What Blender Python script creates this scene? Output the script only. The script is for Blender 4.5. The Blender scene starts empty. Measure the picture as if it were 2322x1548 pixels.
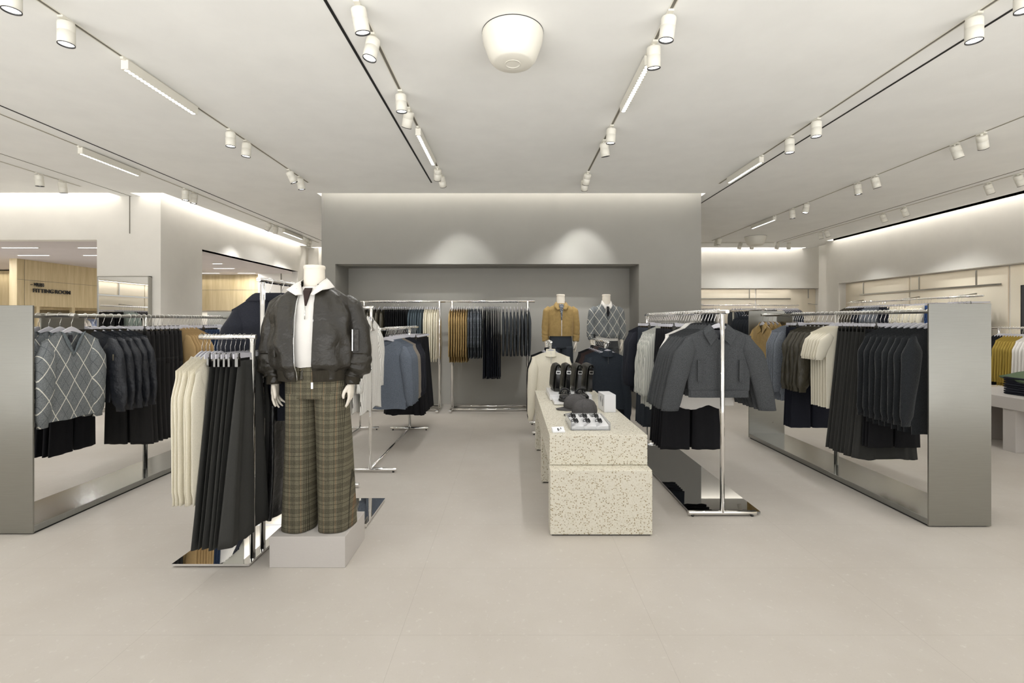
import bpy, bmesh, math, random
from mathutils import Vector, Matrix
random.seed(7)
PI = math.pi
SC = bpy.context.scene
COL = SC.collection
# ------------------------------------------------------------------ camera
cam_d = bpy.data.cameras.new('camera'); cam = bpy.data.objects.new('camera', cam_d); COL.objects.link(cam)
cam.location = (0, 0, 1.45); cam.rotation_euler = (PI/2, 0, 0)
cam_d.sensor_width = 36; cam_d.lens = 17.0; cam_d.shift_y = -47/2322
cam_d.clip_end = 100
SC.camera = cam
F, CX, HY, EYE = 1096.0, 1161.0, 727.0, 1.45
# ------------------------------------------------------------------ world: added white fill light entering through the open side behind the camera
w = bpy.data.worlds.new('world'); SC.world = w; w.use_nodes = True
wt = w.node_tree; wtc = wt.nodes.new('ShaderNodeTexCoord'); wsp = wt.nodes.new('ShaderNodeSeparateXYZ'); wrp = wt.nodes.new('ShaderNodeValToRGB')
wma = wt.nodes.new('ShaderNodeMath'); wma.operation = 'MULTIPLY_ADD'; wma.inputs[1].default_value = 0.5; wma.inputs[2].default_value = 0.5
wt.links.new(wtc.outputs['Generated'], wsp.inputs[0]); wt.links.new(wsp.outputs[2], wma.inputs[0]); wt.links.new(wma.outputs[0], wrp.inputs[0])
wrp.color_ramp.elements[0].position = 0.40; wrp.color_ramp.elements[0].color = (1.0, 0.99, 0.97, 1)   # brighter below the horizon, added to lift the ceiling
wrp.color_ramp.elements[1].position = 0.47; wrp.color_ramp.elements[1].color = (0.22, 0.22, 0.22, 1)   # dimmer fill above the horizon
wt.links.new(wrp.outputs[0], wt.nodes['Background'].inputs[0]); wt.nodes['Background'].inputs[1].default_value = 4.8
SC.view_settings.view_transform = 'Standard'; SC.view_settings.look = 'None'
SC.view_settings.exposure = 0.0; SC.view_settings.gamma = 1.0
SPOT_W, LINE_W, COVE_W = 23.0, 8.0, 5.4
WARM = (1.0, 0.95, 0.88); NEUT = (1.0, 0.995, 0.985)

# ------------------------------------------------------------------ helpers
def link(o, parent=None):
    COL.objects.link(o)
    if parent is not None: o.parent = parent
    return o
class MB:
    def __init__(s): s.v = []; s.f = []; s.sm = []
    def add(s, vs, fs, smooth=True):
        n = len(s.v); s.v += [tuple(p) for p in vs]
        for f in fs: s.f.append([i+n for i in f]); s.sm.append(smooth)
        return s
    def box(s, x0, x1, y0, y1, z0, z1, M=None):
        vs = [Vector((x, y, z)) for z in (z0, z1) for y in (y0, y1) for x in (x0, x1)]
        if M is not None: vs = [M @ p for p in vs]
        return s.add(vs, [(0,2,3,1),(4,5,7,6),(0,1,5,4),(2,6,7,3),(0,4,6,2),(1,3,7,5)], False)
    def loft(s, rings, cap0=True, cap1=True, closed=True, smooth=True):
        n = len(rings[0]); vs = [p for r in rings for p in r]; fs = []
        for i in range(len(rings)-1):
            for j in range(n if closed else n-1):
                k = (j+1) % n
                fs.append((i*n+j, i*n+k, (i+1)*n+k, (i+1)*n+j))
        if cap0: fs.append(tuple(reversed(range(n))))
        if cap1: fs.append(tuple(range((len(rings)-1)*n, len(rings)*n)))
        return s.add(vs, fs, smooth)
    def lathe(s, prof, c=(0,0,0), n=24, M=None, cap0=True, cap1=True):
        rings = []
        for r, z in prof:
            ring = [Vector((r*math.cos(2*PI*k/n), r*math.sin(2*PI*k/n), z)) for k in range(n)]
            if M is not None: ring = [M @ p for p in ring]
            rings.append([p+Vector(c) for p in ring])
        return s.loft(rings, cap0, cap1)
    def tube(s, pts, r, n=8, caps=True, flat=1.0):
        pts = [Vector(p) for p in pts]; rings = []
        rr = r if isinstance(r, (list, tuple)) else [r]*len(pts)
        up0 = None
        for i, p in enumerate(pts):
            a = pts[max(i-1, 0)]; b = pts[min(i+1, len(pts)-1)]
            t = (b-a).normalized()
            if up0 is None:
                ref = Vector((0, 0, 1)) if abs(t.z) < 0.9 else Vector((0, 1, 0))
                u = t.cross(ref).normalized()
            else:
                u = (up0 - t*up0.dot(t)).normalized()
            up0 = u; v = t.cross(u)
            rings.append([p + (u*math.cos(2*PI*k/n) + v*math.sin(2*PI*k/n)*flat)*rr[i] for k in range(n)])
        return s.loft(rings, caps, caps)
    def mesh(s, name, mat):
        me = bpy.data.meshes.new(name); me.from_pydata(s.v, [], s.f); me.update()
        me.polygons.foreach_set('use_smooth', s.sm)
        if mat: me.materials.append(mat)
        return me
    def obj(s, name, mat, parent=None, loc=None, rotz=0):
        o = bpy.data.objects.new(name, s.mesh(name, mat)); link(o, parent)
        if loc: o.location = loc
        o.rotation_euler.z = rotz
        return o
def bevel(o, wd=0.004, seg=2):
    m = o.modifiers.new('bevel', 'BEVEL'); m.width = wd; m.segments = seg; m.limit_method = 'ANGLE'; m.angle_limit = 0.6
    return o
def tag(o, label, cat, group=None, kind=None):
    o['label'] = label; o['category'] = cat
    if group: o['group'] = group
    if kind: o['kind'] = kind
    return o
def thing(name, label, cat, loc=(0,0,0), rotz=0, group=None):
    o = bpy.data.objects.new(name, None); link(o); o.empty_display_size = 0.05
    o.location = loc; o.rotation_euler.z = rotz
    return tag(o, label, cat, group)
def struct(mb, name, mat):
    o = mb.obj(name, mat); o['kind'] = 'structure'; return o
def copy_tree(o, parent=None):
    c = o.copy(); link(c, parent)
    for ch in list(o.children):
        if ch.type == 'LIGHT': continue
        copy_tree(ch, c)
    return c
def kids(o): return list(o.children)

# ------------------------------------------------------------------ materials
def nt(name):
    m = bpy.data.materials.new(name); m.use_nodes = True
    return m, m.node_tree, m.node_tree.nodes['Principled BSDF']
def setp(b, **k):
    for kk, v in k.items():
        if kk in b.inputs: b.inputs[kk].default_value = v
def node(t, ty, **k):
    n = t.nodes.new(ty)
    for kk, v in k.items(): setattr(n, kk, v)
    return n
def coords(t, kind='Object', scale=(1,1,1)):
    tc = node(t, 'ShaderNodeTexCoord'); mp = node(t, 'ShaderNodeMapping')
    t.links.new(tc.outputs[kind], mp.inputs[0]); mp.inputs['Scale'].default_value = scale
    return mp.outputs[0]
def ramp(t, fac, stops):
    r = node(t, 'ShaderNodeValToRGB'); e = r.color_ramp.elements
    while len(e) < len(stops): e.new(0.5)
    for i, (p, c) in enumerate(stops):
        e[i].position = p; e[i].color = (*c, 1)
    t.links.new(fac, r.inputs[0]); return r.outputs[0]
def noise(t, co, scale, detail=4, rough=0.6):
    n = node(t, 'ShaderNodeTexNoise'); n.inputs['Scale'].default_value = scale
    n.inputs['Detail'].default_value = detail; n.inputs['Roughness'].default_value = rough
    t.links.new(co, n.inputs['Vector']); return n.outputs['Fac']
def bump(t, b, h, strength, dist=0.01):
    n = node(t, 'ShaderNodeBump'); n.inputs['Strength'].default_value = strength; n.inputs['Distance'].default_value = dist
    t.links.new(h, n.inputs['Height']); t.links.new(n.outputs[0], b.inputs['Normal'])
def mathn(t, op, a, b=None, c=None):
    n = node(t, 'ShaderNodeMath', operation=op)
    for i, x in enumerate((a, b, c)):
        if x is None: continue
        if isinstance(x, (int, float)): n.inputs[i].default_value = x
        else: t.links.new(x, n.inputs[i])
    return n.outputs[0]
def mixc(t, fac, a, b):
    n = node(t, 'ShaderNodeMix', data_type='RGBA')
    if isinstance(fac, (int, float)): n.inputs[0].default_value = fac
    else: t.links.new(fac, n.inputs[0])
    for i, x in ((6, a), (7, b)):
        if isinstance(x, tuple): n.inputs[i].default_value = (*x, 1)
        else: t.links.new(x, n.inputs[i])
    return n.outputs[2]
def srgb(r, g, b):
    f = lambda c: (c/255/12.92) if c/255 <= 0.04045 else ((c/255+0.055)/1.055)**2.4
    return (f(r), f(g), f(b))
def plain(name, col, rough=0.6, metal=0.0, spec=0.5):
    m, t, b = nt(name)
    setp(b, **{'Base Color': (*col, 1), 'Roughness': rough, 'Metallic': metal, 'Specular IOR Level': spec}); return m
def paint(name, col, amt=0.02, rough=0.75):
    m, t, b = nt(name); co = coords(t)
    n = noise(t, co, 2.2, 5)
    lo = tuple(c*(1-amt) for c in col); hi = tuple(min(1, c*(1+amt)) for c in col)
    t.links.new(ramp(t, n, [(0.35, lo), (0.65, hi)]), b.inputs['Base Color'])
    setp(b, Roughness=rough, **{'Specular IOR Level': 0.3})
    bump(t, b, noise(t, co, 180, 2), 0.03, 0.002); return m
def fabric(name, col, var=0.18, scale=260, rough=0.9, bmp=0.25, sheen=0.0, fine=(1,1,1), mott=0.0):
    m, t, b = nt(name); co = coords(t, scale=fine)
    n = noise(t, co, scale, 3, 0.7)
    lo = tuple(c*(1-var) for c in col); hi = tuple(min(1, c*(1+var)) for c in col)
    c = ramp(t, n, [(0.3, lo), (0.7, hi)])
    if mott:
        c = mixc(t, ramp(t, noise(t, coords(t), 26, 4), [(0.4, (0,0,0)), (0.65, (mott,)*3)]), c, tuple(x*0.55 for x in col))
    t.links.new(c, b.inputs['Base Color'])
    setp(b, Roughness=rough, **{'Specular IOR Level': 0.25, 'Sheen Weight': sheen, 'Sheen Roughness': 0.4})
    bump(t, b, n, bmp, 0.004); return m
def satin(name, col, rough=0.36):
    m, t, b = nt(name); co = coords(t)
    setp(b, **{'Base Color': (*col, 1), 'Roughness': rough, 'Specular IOR Level': 0.5, 'Sheen Weight': 0.0})
    bump(t, b, noise(t, co, 10, 4, 0.55), 0.6, 0.03); return m
def lines(t, coord, period, width, phase=0.0):
    x = mathn(t, 'ADD', mathn(t, 'DIVIDE', coord, period), phase+100.0)
    return mathn(t, 'LESS_THAN', mathn(t, 'FRACT', x), width/period)

M = {}
# floor
m, t, b = nt('floor_tile')
co = coords(t, 'Object')
n1 = noise(t, co, 1.3, 6, 0.6); n2 = noise(t, co, 90, 4, 0.75); n3 = noise(t, co, 28, 3, 0.7)
c1 = ramp(t, n1, [(0.3, srgb(190, 183, 174)), (0.7, srgb(200, 194, 186))])
c2 = mixc(t, ramp(t, n2, [(0.60, (0,0,0)), (0.74, (0.5,)*3)]), c1, srgb(172, 165, 152))
c3 = mixc(t, ramp(t, n3, [(0.60, (0,0,0)), (0.80, (0.5,)*3)]), c2, srgb(224, 222, 214))
br = node(t, 'ShaderNodeTexBrick'); br.offset = 0.333; br.offset_frequency = 1
mp = node(t, 'ShaderNodeMapping'); tc = node(t, 'ShaderNodeTexCoord'); t.links.new(tc.outputs['Object'], mp.inputs[0])
mp.inputs['Location'].default_value = (-1.07+1.19, -0.41, 0)
t.links.new(mp.outputs[0], br.inputs['Vector'])
br.inputs['Scale'].default_value = 1.0; br.inputs['Brick Width'].default_value = 1.19; br.inputs['Row Height'].default_value = 0.607
br.inputs['Mortar Size'].default_value = 0.0013; br.inputs['Mortar Smooth'].default_value = 0.0
c4 = mixc(t, mathn(t, 'MULTIPLY', br.outputs['Fac'], 0.28), c3, srgb(140, 132, 122))
t.links.new(c4, b.inputs['Base Color'])
setp(b, Roughness=0.42, **{'Specular IOR Level': 0.3}); bump(t, b, n2, 0.05, 0.003)
M['floor'] = m
M['white_wall'] = paint('white_wall_paint', srgb(232, 229, 222))
M['ceiling'] = paint('ceiling_paint', srgb(246, 246, 243))
M['grey_wall'] = paint('grey_wall_paint', srgb(153, 151, 145), 0.02)
M['niche_wall'] = paint('niche_wall_paint', srgb(172, 170, 163), 0.02)
M['lilac_ceiling'] = paint('side_room_ceiling_paint', srgb(206, 200, 200))
M['cream_panel'] = paint('cream_panel', srgb(236, 226, 206), 0.01)
M['black'] = plain('black_gap', (0.006, 0.006, 0.006), 0.7)
M['grey_gap'] = plain('grey_gap', srgb(120, 116, 106), 0.8)
M['lamp_white'] = plain('lamp_white', srgb(232, 229, 218), 0.45)
M['lamp_rim'] = plain('lamp_rim', (0.02, 0.02, 0.02), 0.4)
M['chrome'] = plain('chrome', (0.88, 0.87, 0.85), 0.07, 1.0)
M['mirror'] = plain('mirror_glass', (0.9, 0.9, 0.9), 0.01, 1.0)
M['dark_mirror'] = plain('dark_mirror', (0.34, 0.345, 0.35), 0.015, 1.0)
M['metal'] = plain('dull_metal', (0.45, 0.44, 0.41), 0.28, 1.0)
M['clip'] = plain('clip_metal', (0.22, 0.215, 0.2), 0.25, 1.0)
M['zip'] = plain('zip_metal', (0.8, 0.8, 0.78), 0.25, 1.0)
M['gold_zip'] = plain('gold_zip', (0.75, 0.65, 0.45), 0.3, 1.0)
M['hanger'] = plain('hanger_grey', srgb(206, 205, 212), 0.45)
M['mannequin'] = plain('mannequin_cream', srgb(236, 228, 214), 0.5)
M['white_acrylic'] = plain('white_acrylic', srgb(238, 238, 240), 0.25)
M['paper'] = plain('paper', srgb(240, 240, 240), 0.8)
M['ink'] = plain('ink', (0.03, 0.03, 0.04), 0.6)
M['letters'] = plain('sign_letters_black', (0.008, 0.008, 0.008), 0.5)
m, t, b = nt('brushed_steel'); co = coords(t, scale=(1, 1, 60))
n = noise(t, co, 6, 3); big = noise(t, coords(t), 1.6, 3)
t.links.new(ramp(t, n, [(0.3, (0.32, 0.315, 0.285)), (0.7, (0.345, 0.34, 0.31))]), b.inputs['Base Color'])
t.links.new(ramp(t, big, [(0.3, (0.27,)*3), (0.7, (0.36,)*3)]), b.inputs['Roughness'])
setp(b, Metallic=1.0, Anisotropic=0.6); M['steel'] = m
m, t, b = nt('brushed_steel_shelf'); n = noise(t, coords(t, scale=(1, 40, 1)), 5, 3)
t.links.new(ramp(t, n, [(0.3, (0.33, 0.335, 0.325)), (0.7, (0.38, 0.385, 0.37))]), b.inputs['Base Color'])
setp(b, Metallic=1.0, Roughness=0.17); M['steel_shelf'] = m
# oak
m, t, b = nt('oak_veneer'); co = coords(t, scale=(5, 5, 0.35))
n = noise(t, co, 3.0, 6, 0.6)
t.links.new(ramp(t, n, [(0.3, srgb(182, 164, 124)), (0.55, srgb(200, 183, 146)), (0.75, srgb(210, 195, 160))]), b.inputs['Base Color'])
setp(b, Roughness=0.55); M['oak'] = m
# terrazzo
m, t, b = nt('terrazzo'); co = coords(t)
def vor(scale, off):
    mp = node(t, 'ShaderNodeMapping'); mp.inputs['Location'].default_value = off; t.links.new(co, mp.inputs[0])
    nz = node(t, 'ShaderNodeTexNoise'); nz.inputs['Scale'].default_value = 60; t.links.new(mp.outputs[0], nz.inputs['Vector'])
    mx = node(t, 'ShaderNodeMix', data_type='VECTOR'); mx.inputs[0].default_value = 0.012
    t.links.new(mp.outputs[0], mx.inputs[4]); t.links.new(nz.outputs['Color'], mx.inputs[5])
    v = node(t, 'ShaderNodeTexVoronoi'); v.inputs['Scale'].default_value = scale
    t.links.new(mx.outputs[1], v.inputs['Vector']); return v
v1 = vor(95, (0, 0, 0)); v2 = vor(170, (3, 1, 2))
sep = node(t, 'ShaderNodeSeparateColor'); t.links.new(v1.outputs['Color'], sep.inputs[0])
chip = mathn(t, 'MULTIPLY', mathn(t, 'LESS_THAN', v1.outputs['Distance'], 0.40), mathn(t, 'GREATER_THAN', sep.outputs[0], 0.60))
sep2 = node(t, 'ShaderNodeSeparateColor'); t.links.new(v2.outputs['Color'], sep2.inputs[0])
chip2 = mathn(t, 'MULTIPLY', mathn(t, 'LESS_THAN', v2.outputs['Distance'], 0.42), mathn(t, 'GREATER_THAN', sep2.outputs[1], 0.6))
cc = ramp(t, sep.outputs[1], [(0.0, srgb(112, 104, 80)), (0.5, srgb(160, 144, 112)), (1.0, srgb(186, 174, 148))])
base = mixc(t, chip2, srgb(220, 215, 200), srgb(204, 197, 176))
t.links.new(mixc(t, chip, base, cc), b.inputs['Base Color']); setp(b, Roughness=0.4); M['terrazzo'] = m
# travertine like grey plinth
m, t, b = nt('grey_travertine'); co = coords(t, scale=(1, 1, 2.6))
n = noise(t, co, 26, 5, 0.7)
t.links.new(mixc(t, ramp(t, n, [(0.68, (0,0,0)), (0.71, (1,1,1))]), srgb(196, 191, 186), srgb(226, 222, 216)), b.inputs['Base Color'])
setp(b, Roughness=0.7); bump(t, b, n, 0.2, 0.004); M['travertine'] = m

def melange(name, dark, light, sc=320):
    m, t, b = nt(name); n = noise(t, coords(t), sc, 2, 0.8)
    t.links.new(ramp(t, n, [(0.38, dark), (0.62, light)]), b.inputs['Base Color'])
    setp(b, Roughness=0.95, **{'Specular IOR Level': 0.15}); bump(t, b, n, 0.5, 0.005); return m
M['argyle'] = None
def argyle(name, pw, ph, wline, rad=False):
    m, t, b = nt(name); tc = node(t, 'ShaderNodeTexCoord'); sp = node(t, 'ShaderNodeSeparateXYZ')
    t.links.new(tc.outputs['Object'], sp.inputs[0])
    a = mathn(t, 'DIVIDE', sp.outputs[0], pw); c = mathn(t, 'DIVIDE', sp.outputs[2], ph)
    u = mathn(t, 'ADD', a, c); v = mathn(t, 'SUBTRACT', a, c)
    L = mathn(t, 'MAXIMUM', lines(t, u, 1.0, wline), lines(t, v, 1.0, wline))
    D = mathn(t, 'MAXIMUM', lines(t, u, 1.0, wline*0.5, 0.5), lines(t, v, 1.0, wline*0.5, 0.5))
    n = noise(t, tc.outputs['Object'], 330, 2, 0.8)
    g = ramp(t, n, [(0.36, srgb(86, 91, 95)), (0.64, srgb(154, 158, 159))])
    g = mixc(t, mathn(t, 'MULTIPLY', D, 0.6), g, srgb(56, 64, 72))
    t.links.new(mixc(t, L, g, srgb(232, 230, 220)), b.inputs['Base Color'])
    setp(b, Roughness=0.95, **{'Specular IOR Level': 0.15}); bump(t, b, mathn(t, 'ADD', n, L), 0.5, 0.005); return m
M['argyle'] = argyle('argyle_knit', 0.15, 0.24, 0.045)
M['argyle_small'] = argyle('argyle_knit_small', 0.13, 0.20, 0.055)
# glen check
m, t, b = nt('glen_check'); tc = node(t, 'ShaderNodeTexCoord'); sp = node(t, 'ShaderNodeSeparateXYZ')
t.links.new(tc.outputs['Object'], sp.inputs[0])
def band(c, per):
    a = None
    for ph in (0.0, 0.10, 0.20, 0.30, 0.62):
        l = lines(t, c, per, 0.0024, ph); a = l if a is None else mathn(t, 'MAXIMUM', a, l)
    return a
hz = band(sp.outputs[2], 0.072); vt = band(sp.outputs[0], 0.068)
n = noise(t, tc.outputs['Object'], 420, 2, 0.8)
g = ramp(t, n, [(0.36, srgb(86, 82, 68)), (0.64, srgb(130, 124, 104))])
g = mixc(t, mathn(t, 'MULTIPLY', lines(t, sp.outputs[0], 0.068, 0.004, 0.5), 0.4), g, srgb(150, 112, 80))
g = mixc(t, mathn(t, 'MULTIPLY', hz, 0.85), g, srgb(38, 36, 30)); g = mixc(t, mathn(t, 'MULTIPLY', vt, 0.75), g, srgb(38, 36, 30))
t.links.new(g, b.inputs['Base Color']); setp(b, Roughness=0.9, **{'Specular IOR Level': 0.2}); bump(t, b, n, 0.25, 0.003); M['glen'] = m
def stripes(name, base, line, per, wd):
    m, t, b = nt(name); tc = node(t, 'ShaderNodeTexCoord'); sp = node(t, 'ShaderNodeSeparateXYZ'); t.links.new(tc.outputs['Object'], sp.inputs[0])
    x = mathn(t, 'ADD', sp.outputs[0], mathn(t, 'MULTIPLY', noise(t, tc.outputs['Object'], 5, 2), 0.03))
    l = mathn(t, 'MAXIMUM', lines(t, x, per, wd), lines(t, x, per, wd*0.6, 0.3))
    t.links.new(mixc(t, l, base, line), b.inputs['Base Color']); setp(b, Roughness=0.85); return m
M['stripe_shirt'] = stripes('striped_cotton', srgb(242, 240, 235), srgb(116, 114, 108), 0.018, 0.0022)
M['pale_stripe'] = stripes('pale_grey_stripe', srgb(204, 204, 196), srgb(160, 162, 156), 0.02, 0.006)
M['navy_satin'] = satin('navy_satin', srgb(30, 33, 40), 0.45)
M['olive_satin'] = satin('olive_satin', srgb(66, 62, 50), 0.38)
M['bomber'] = satin('black_brown_satin', srgb(44, 41, 35), 0.34)
M['leather'] = satin('black_faux_leather', srgb(28, 28, 28), 0.30)
M['rib'] = fabric('ribbed_dark', srgb(52, 48, 40), 0.25, 120, fine=(1, 1, 0.05))
M['black_twill'] = fabric('black_twill', srgb(42, 41, 41), 0.15)
M['charcoal_skirt'] = fabric('charcoal_skirt', srgb(58, 58, 56), 0.10, rough=0.8)
M['navy_wool'] = fabric('navy_wool', srgb(37, 39, 47), 0.3, 200, bmp=0.5, sheen=0.1)
M['black_fuzzy'] = fabric('black_fuzzy', srgb(33, 36, 39), 0.5, 160, bmp=1.0, sheen=0.3)
M['grey_fuzzy'] = melange('grey_blue_fuzzy', srgb(92, 97, 106), srgb(152, 158, 167), 220)
M['blue_knit'] = melange('slate_blue_knit', srgb(90, 98, 110), srgb(124, 132, 144), 260)
M['taupe_knit'] = melange('taupe_knit', srgb(128, 120, 110), srgb(160, 152, 142), 260)
M['teal_knit'] = melange('teal_grey_knit', srgb(70, 82, 90), srgb(104, 116, 124), 260)
M['navy_knit'] = melange('navy_knit', srgb(42, 47, 54), srgb(58, 64, 72), 260)
M['brown_knit'] = fabric('brown_knit', srgb(60, 48, 46), 0.2, 260)
M['cream_knit'] = fabric('cream_knit', srgb(240, 234, 216), 0.06, 140, bmp=0.6)
M['white_cotton'] = fabric('white_cotton', srgb(240, 237, 232), 0.02, 200, bmp=0.15)
M['ivory_cotton'] = fabric('ivory_cotton', srgb(236, 230, 212), 0.03, 200, bmp=0.2)
M['tan_knit'] = fabric('tan_knit', srgb(176, 148, 104), 0.10, 220)
M['camel_suede'] = fabric('camel_suede', srgb(170, 143, 92), 0.05, 150, rough=0.8, bmp=0.15, sheen=0.2, mott=0.35)
M['boucle'] = fabric('tan_boucle', srgb(178, 152, 104), 0.4, 90, bmp=1.0)
M['tweed'] = melange('black_white_tweed', srgb(30, 34, 44), srgb(150, 156, 164), 60)
M['denim'] = fabric('dark_denim', srgb(46, 62, 88), 0.35, 300, fine=(1, 1, 0.2), mott=0.3)
M['blue_denim'] = fabric('blue_denim', srgb(56, 82, 132), 0.3, 300, fine=(1, 1, 0.2), mott=0.3)
M['indigo'] = fabric('indigo_trouser', srgb(37, 39, 49), 0.3, 300)
M['grey_wool'] = melange('charcoal_wool', srgb(56, 58, 60), srgb(88, 90, 92), 300)
M['charcoal'] = fabric('charcoal_jersey', srgb(66, 70, 74), 0.15, 240)
M['grey_trouser'] = fabric('slate_trouser', srgb(58, 63, 70), 0.15, 240)
M['black_cotton'] = fabric('black_cotton', srgb(30, 30, 33), 0.15, 240)
M['mint'] = fabric('mint_cotton', srgb(170, 184, 178), 0.05)
M['mustard'] = fabric('mustard_cotton', srgb(176, 152, 74), 0.08, 200)
M['green'] = fabric('olive_green_cotton', srgb(92, 108, 84), 0.1, 200)
M['lightblue'] = fabric('light_blue_cotton', srgb(180, 194, 226), 0.05)
M['cap'] = fabric('grey_corduroy', srgb(84, 82, 82), 0.15, 90, bmp=0.5)
M['gloss_black'] = plain('gloss_black_leather', (0.012, 0.012, 0.012), 0.12)
M['bag_leather'] = plain('bag_black_leather', srgb(38, 38, 34), 0.34)
m, t, b = nt('clear_acrylic'); setp(b, Roughness=0.08, **{'Base Color': (0.94, 0.95, 0.96, 1), 'Transmission Weight': 0.75, 'IOR': 1.3}); M['acrylic'] = m
m, t, b = nt('lamp_lens'); setp(b, **{'Base Color': (1, 1, 1, 1), 'Emission Color': (1, 0.98, 0.95, 1), 'Emission Strength': 6.0}); M['lens'] = m
m, t, b = nt('soft_lens'); setp(b, **{'Base Color': (1, 1, 1, 1), 'Emission Color': (1, 0.98, 0.95, 1), 'Emission Strength': 1.6}); M['soft_lens'] = m

# ------------------------------------------------------------------ light helpers
def area(name, loc, sx, sy, power, rot=(0, 0, 0), col=NEUT, parent=None, spread=PI):
    d = bpy.data.lights.new(name, 'AREA'); d.shape = 'RECTANGLE'; d.size = sx; d.size_y = sy; d.energy = power; d.color = col; d.spread = spread
    o = bpy.data.objects.new(name, d); link(o, parent); o.location = loc; o.rotation_euler = rot; return o

# ================================================================== SETTING
ZC = 3.45
struct(MB().box(-14, 10, -1.2, 14.2, -0.1, 0), 'floor', M['floor'])
# ceiling with cove slots
holes = [(-3.06, 3.04, 7.585, 7.77), (-9.1, -6.30, 7.56, 7.77), (-5.97, -5.457, 7.56, 7.77), (-5.645, -5.457, 7.77, 12.9),
         (7.86, 8.04, -1.2, 12.1), (3.04, 8.04, 13.2, 13.4), (-5.457, -3.06, 13.13, 13.4)]
xs = sorted({-9.1, 8.24, -5.645, -3.06, 3.04, 8.04} | {h[0] for h in holes} | {h[1] for h in holes})
ys = sorted({-1.2, 13.4, 7.77} | {h[2] for h in holes} | {h[3] for h in holes})
mb = MB()
for i in range(len(xs)-1):
    for j in range(len(ys)-1):
        x0, x1, y0, y1 = xs[i], xs[i+1], ys[j], ys[j+1]; cx, cy = (x0+x1)/2, (y0+y1)/2
        if any(h[0] < cx < h[1] and h[2] < cy < h[3] for h in holes): continue
        if cy > 7.77 and (cx < -5.645 or -3.06 < cx < 3.04): continue
        mb.box(x0, x1, y0, y1, ZC, ZC+0.08)
struct(mb, 'ceiling', M['ceiling'])
struct(MB().box(-9.3, 8.6, -1.2, 13.6, 3.78, 3.88), 'ceiling', M['ceiling'])
struct(MB().box(-14, -5.65, 7.93, 14.2, 2.75, 2.85), 'ceiling', M['lilac_ceiling'])
# grey feature wall with niche (face Y 7.77)
mb = MB(); gx0, gx1, gy = -3.06, 3.04, 7.77; nx0, nx1, nz, nb = -2.84, 2.04, 2.36, 8.40
mb.box(gx0, nx0, gy, 9.2, 0, 3.78); mb.box(nx1, gx1, gy, 9.2, 0, 3.78); mb.box(nx0, nx1, gy, 9.2, nz, 3.78)
struct(mb, 'wall_centre', M['grey_wall'])
struct(MB().box(nx0, nx1, nb, 9.2, 0, nz), 'wall_centre_niche', M['niche_wall'])
struct(MB().box(nx0, nx1, gy+0.10, gy+0.13, nz-0.018, nz), 'trim_1', M['grey_gap'])
# left front wall with opening, side wall with opening
oz = 2.75
mb = MB(); mb.box(-6.67, -5.645, 7.77, 7.93, 0, 3.78); mb.box(-9.1, -6.67, 7.77, 7.93, oz, 3.78)
struct(mb, 'wall_left_front', M['white_wall'])
mb = MB(); mb.box(-5.80, -5.645, 7.93, 8.81, 0, 3.78); mb.box(-5.80, -5.645, 8.81, 12.75, oz, 3.78); mb.box(-5.8, -5.645, 12.75, 13.6, 0, 3.78)
struct(mb, 'wall_left_side', M['white_wall'])
struct(MB().box(-9.3, -9.1, -1.2, 7.93, 2.37, 3.78).box(-9.3, -9.1, 5.3, 7.93, 0, 2.37).box(-9.5, -9.3, -1.2, 5.3, 0, 3.78), 'wall_left', M['white_wall'])
struct(MB().box(-5.645, 8.6, 13.4, 13.6, 2.35, 3.78).box(-5.645, 3.04, 13.4, 13.6, 0, 2.35).box(3.04, 8.6, 13.58, 13.7, 0, 2.35).box(-5.42, -5.3, 13.25, 13.4, 0, 3.45), 'wall_back', M['white_wall'])
struct(MB().box(8.04, 8.7, -1.2, 12.38, 2.37, 3.78).box(8.04, 8.7, 11.9, 12.38, 0, 2.37).box(8.24, 8.7, -1.2, 11.9, 0, 2.37).box(8.5, 8.7, 12.38, 13.7, 0, 3.78), 'wall_right', M['white_wall'])
# cream panels inside the wall niches
for i in range(5):
    y0 = 2.0+i*2.0
    struct(MB().box(8.215, 8.245, y0+0.01, y0+1.97 if i < 4 else 11.9, 0.02, 2.36), 'trim_%d' % (2+i), M['cream_panel'])
for i in range(3):
    x0 = 3.2+i*1.82
    struct(MB().box(x0+0.01, x0+1.79, 13.55, 13.585, 0.02, 2.34), 'trim_%d' % (7+i), M['cream_panel'])
for i in range(3):
    struct(MB().box(-9.31, -9.28, -0.9+2.05*i, 1.12+2.05*i, 0.02, 2.36), 'trim_%d' % (10+i), M['cream_panel'])
# recessed black joint lines in the ceiling and grey joints
for k, (x, y0, y1, wd, mt) in enumerate([(-1.165, -1.1, 7.0, 0.020, 'black'), (-4.755, -1.1, 12.6, 0.016, 'black'), (3.215, -1.1, 12.0, 0.018, 'black'),
                                         (6.73, -1.1, 12.3, 0.014, 'grey_gap'), (-6.12, 3, 7.77, 0.008, 'grey_gap')]):
    struct(MB().box(x-wd/2, x+wd/2, y0, y1, ZC-0.004, ZC+0.01), 'trim_%d' % (13+k), M[mt])
struct(MB().box(4.3, 6.73, 12.42, 12.434, ZC-0.003, ZC+0.01), 'trim_18', M['grey_gap'])
struct(MB().box(-6.145, -6.135, 7.762, 7.775, 2.85, 3.45), 'trim_19', M['grey_gap'])
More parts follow.
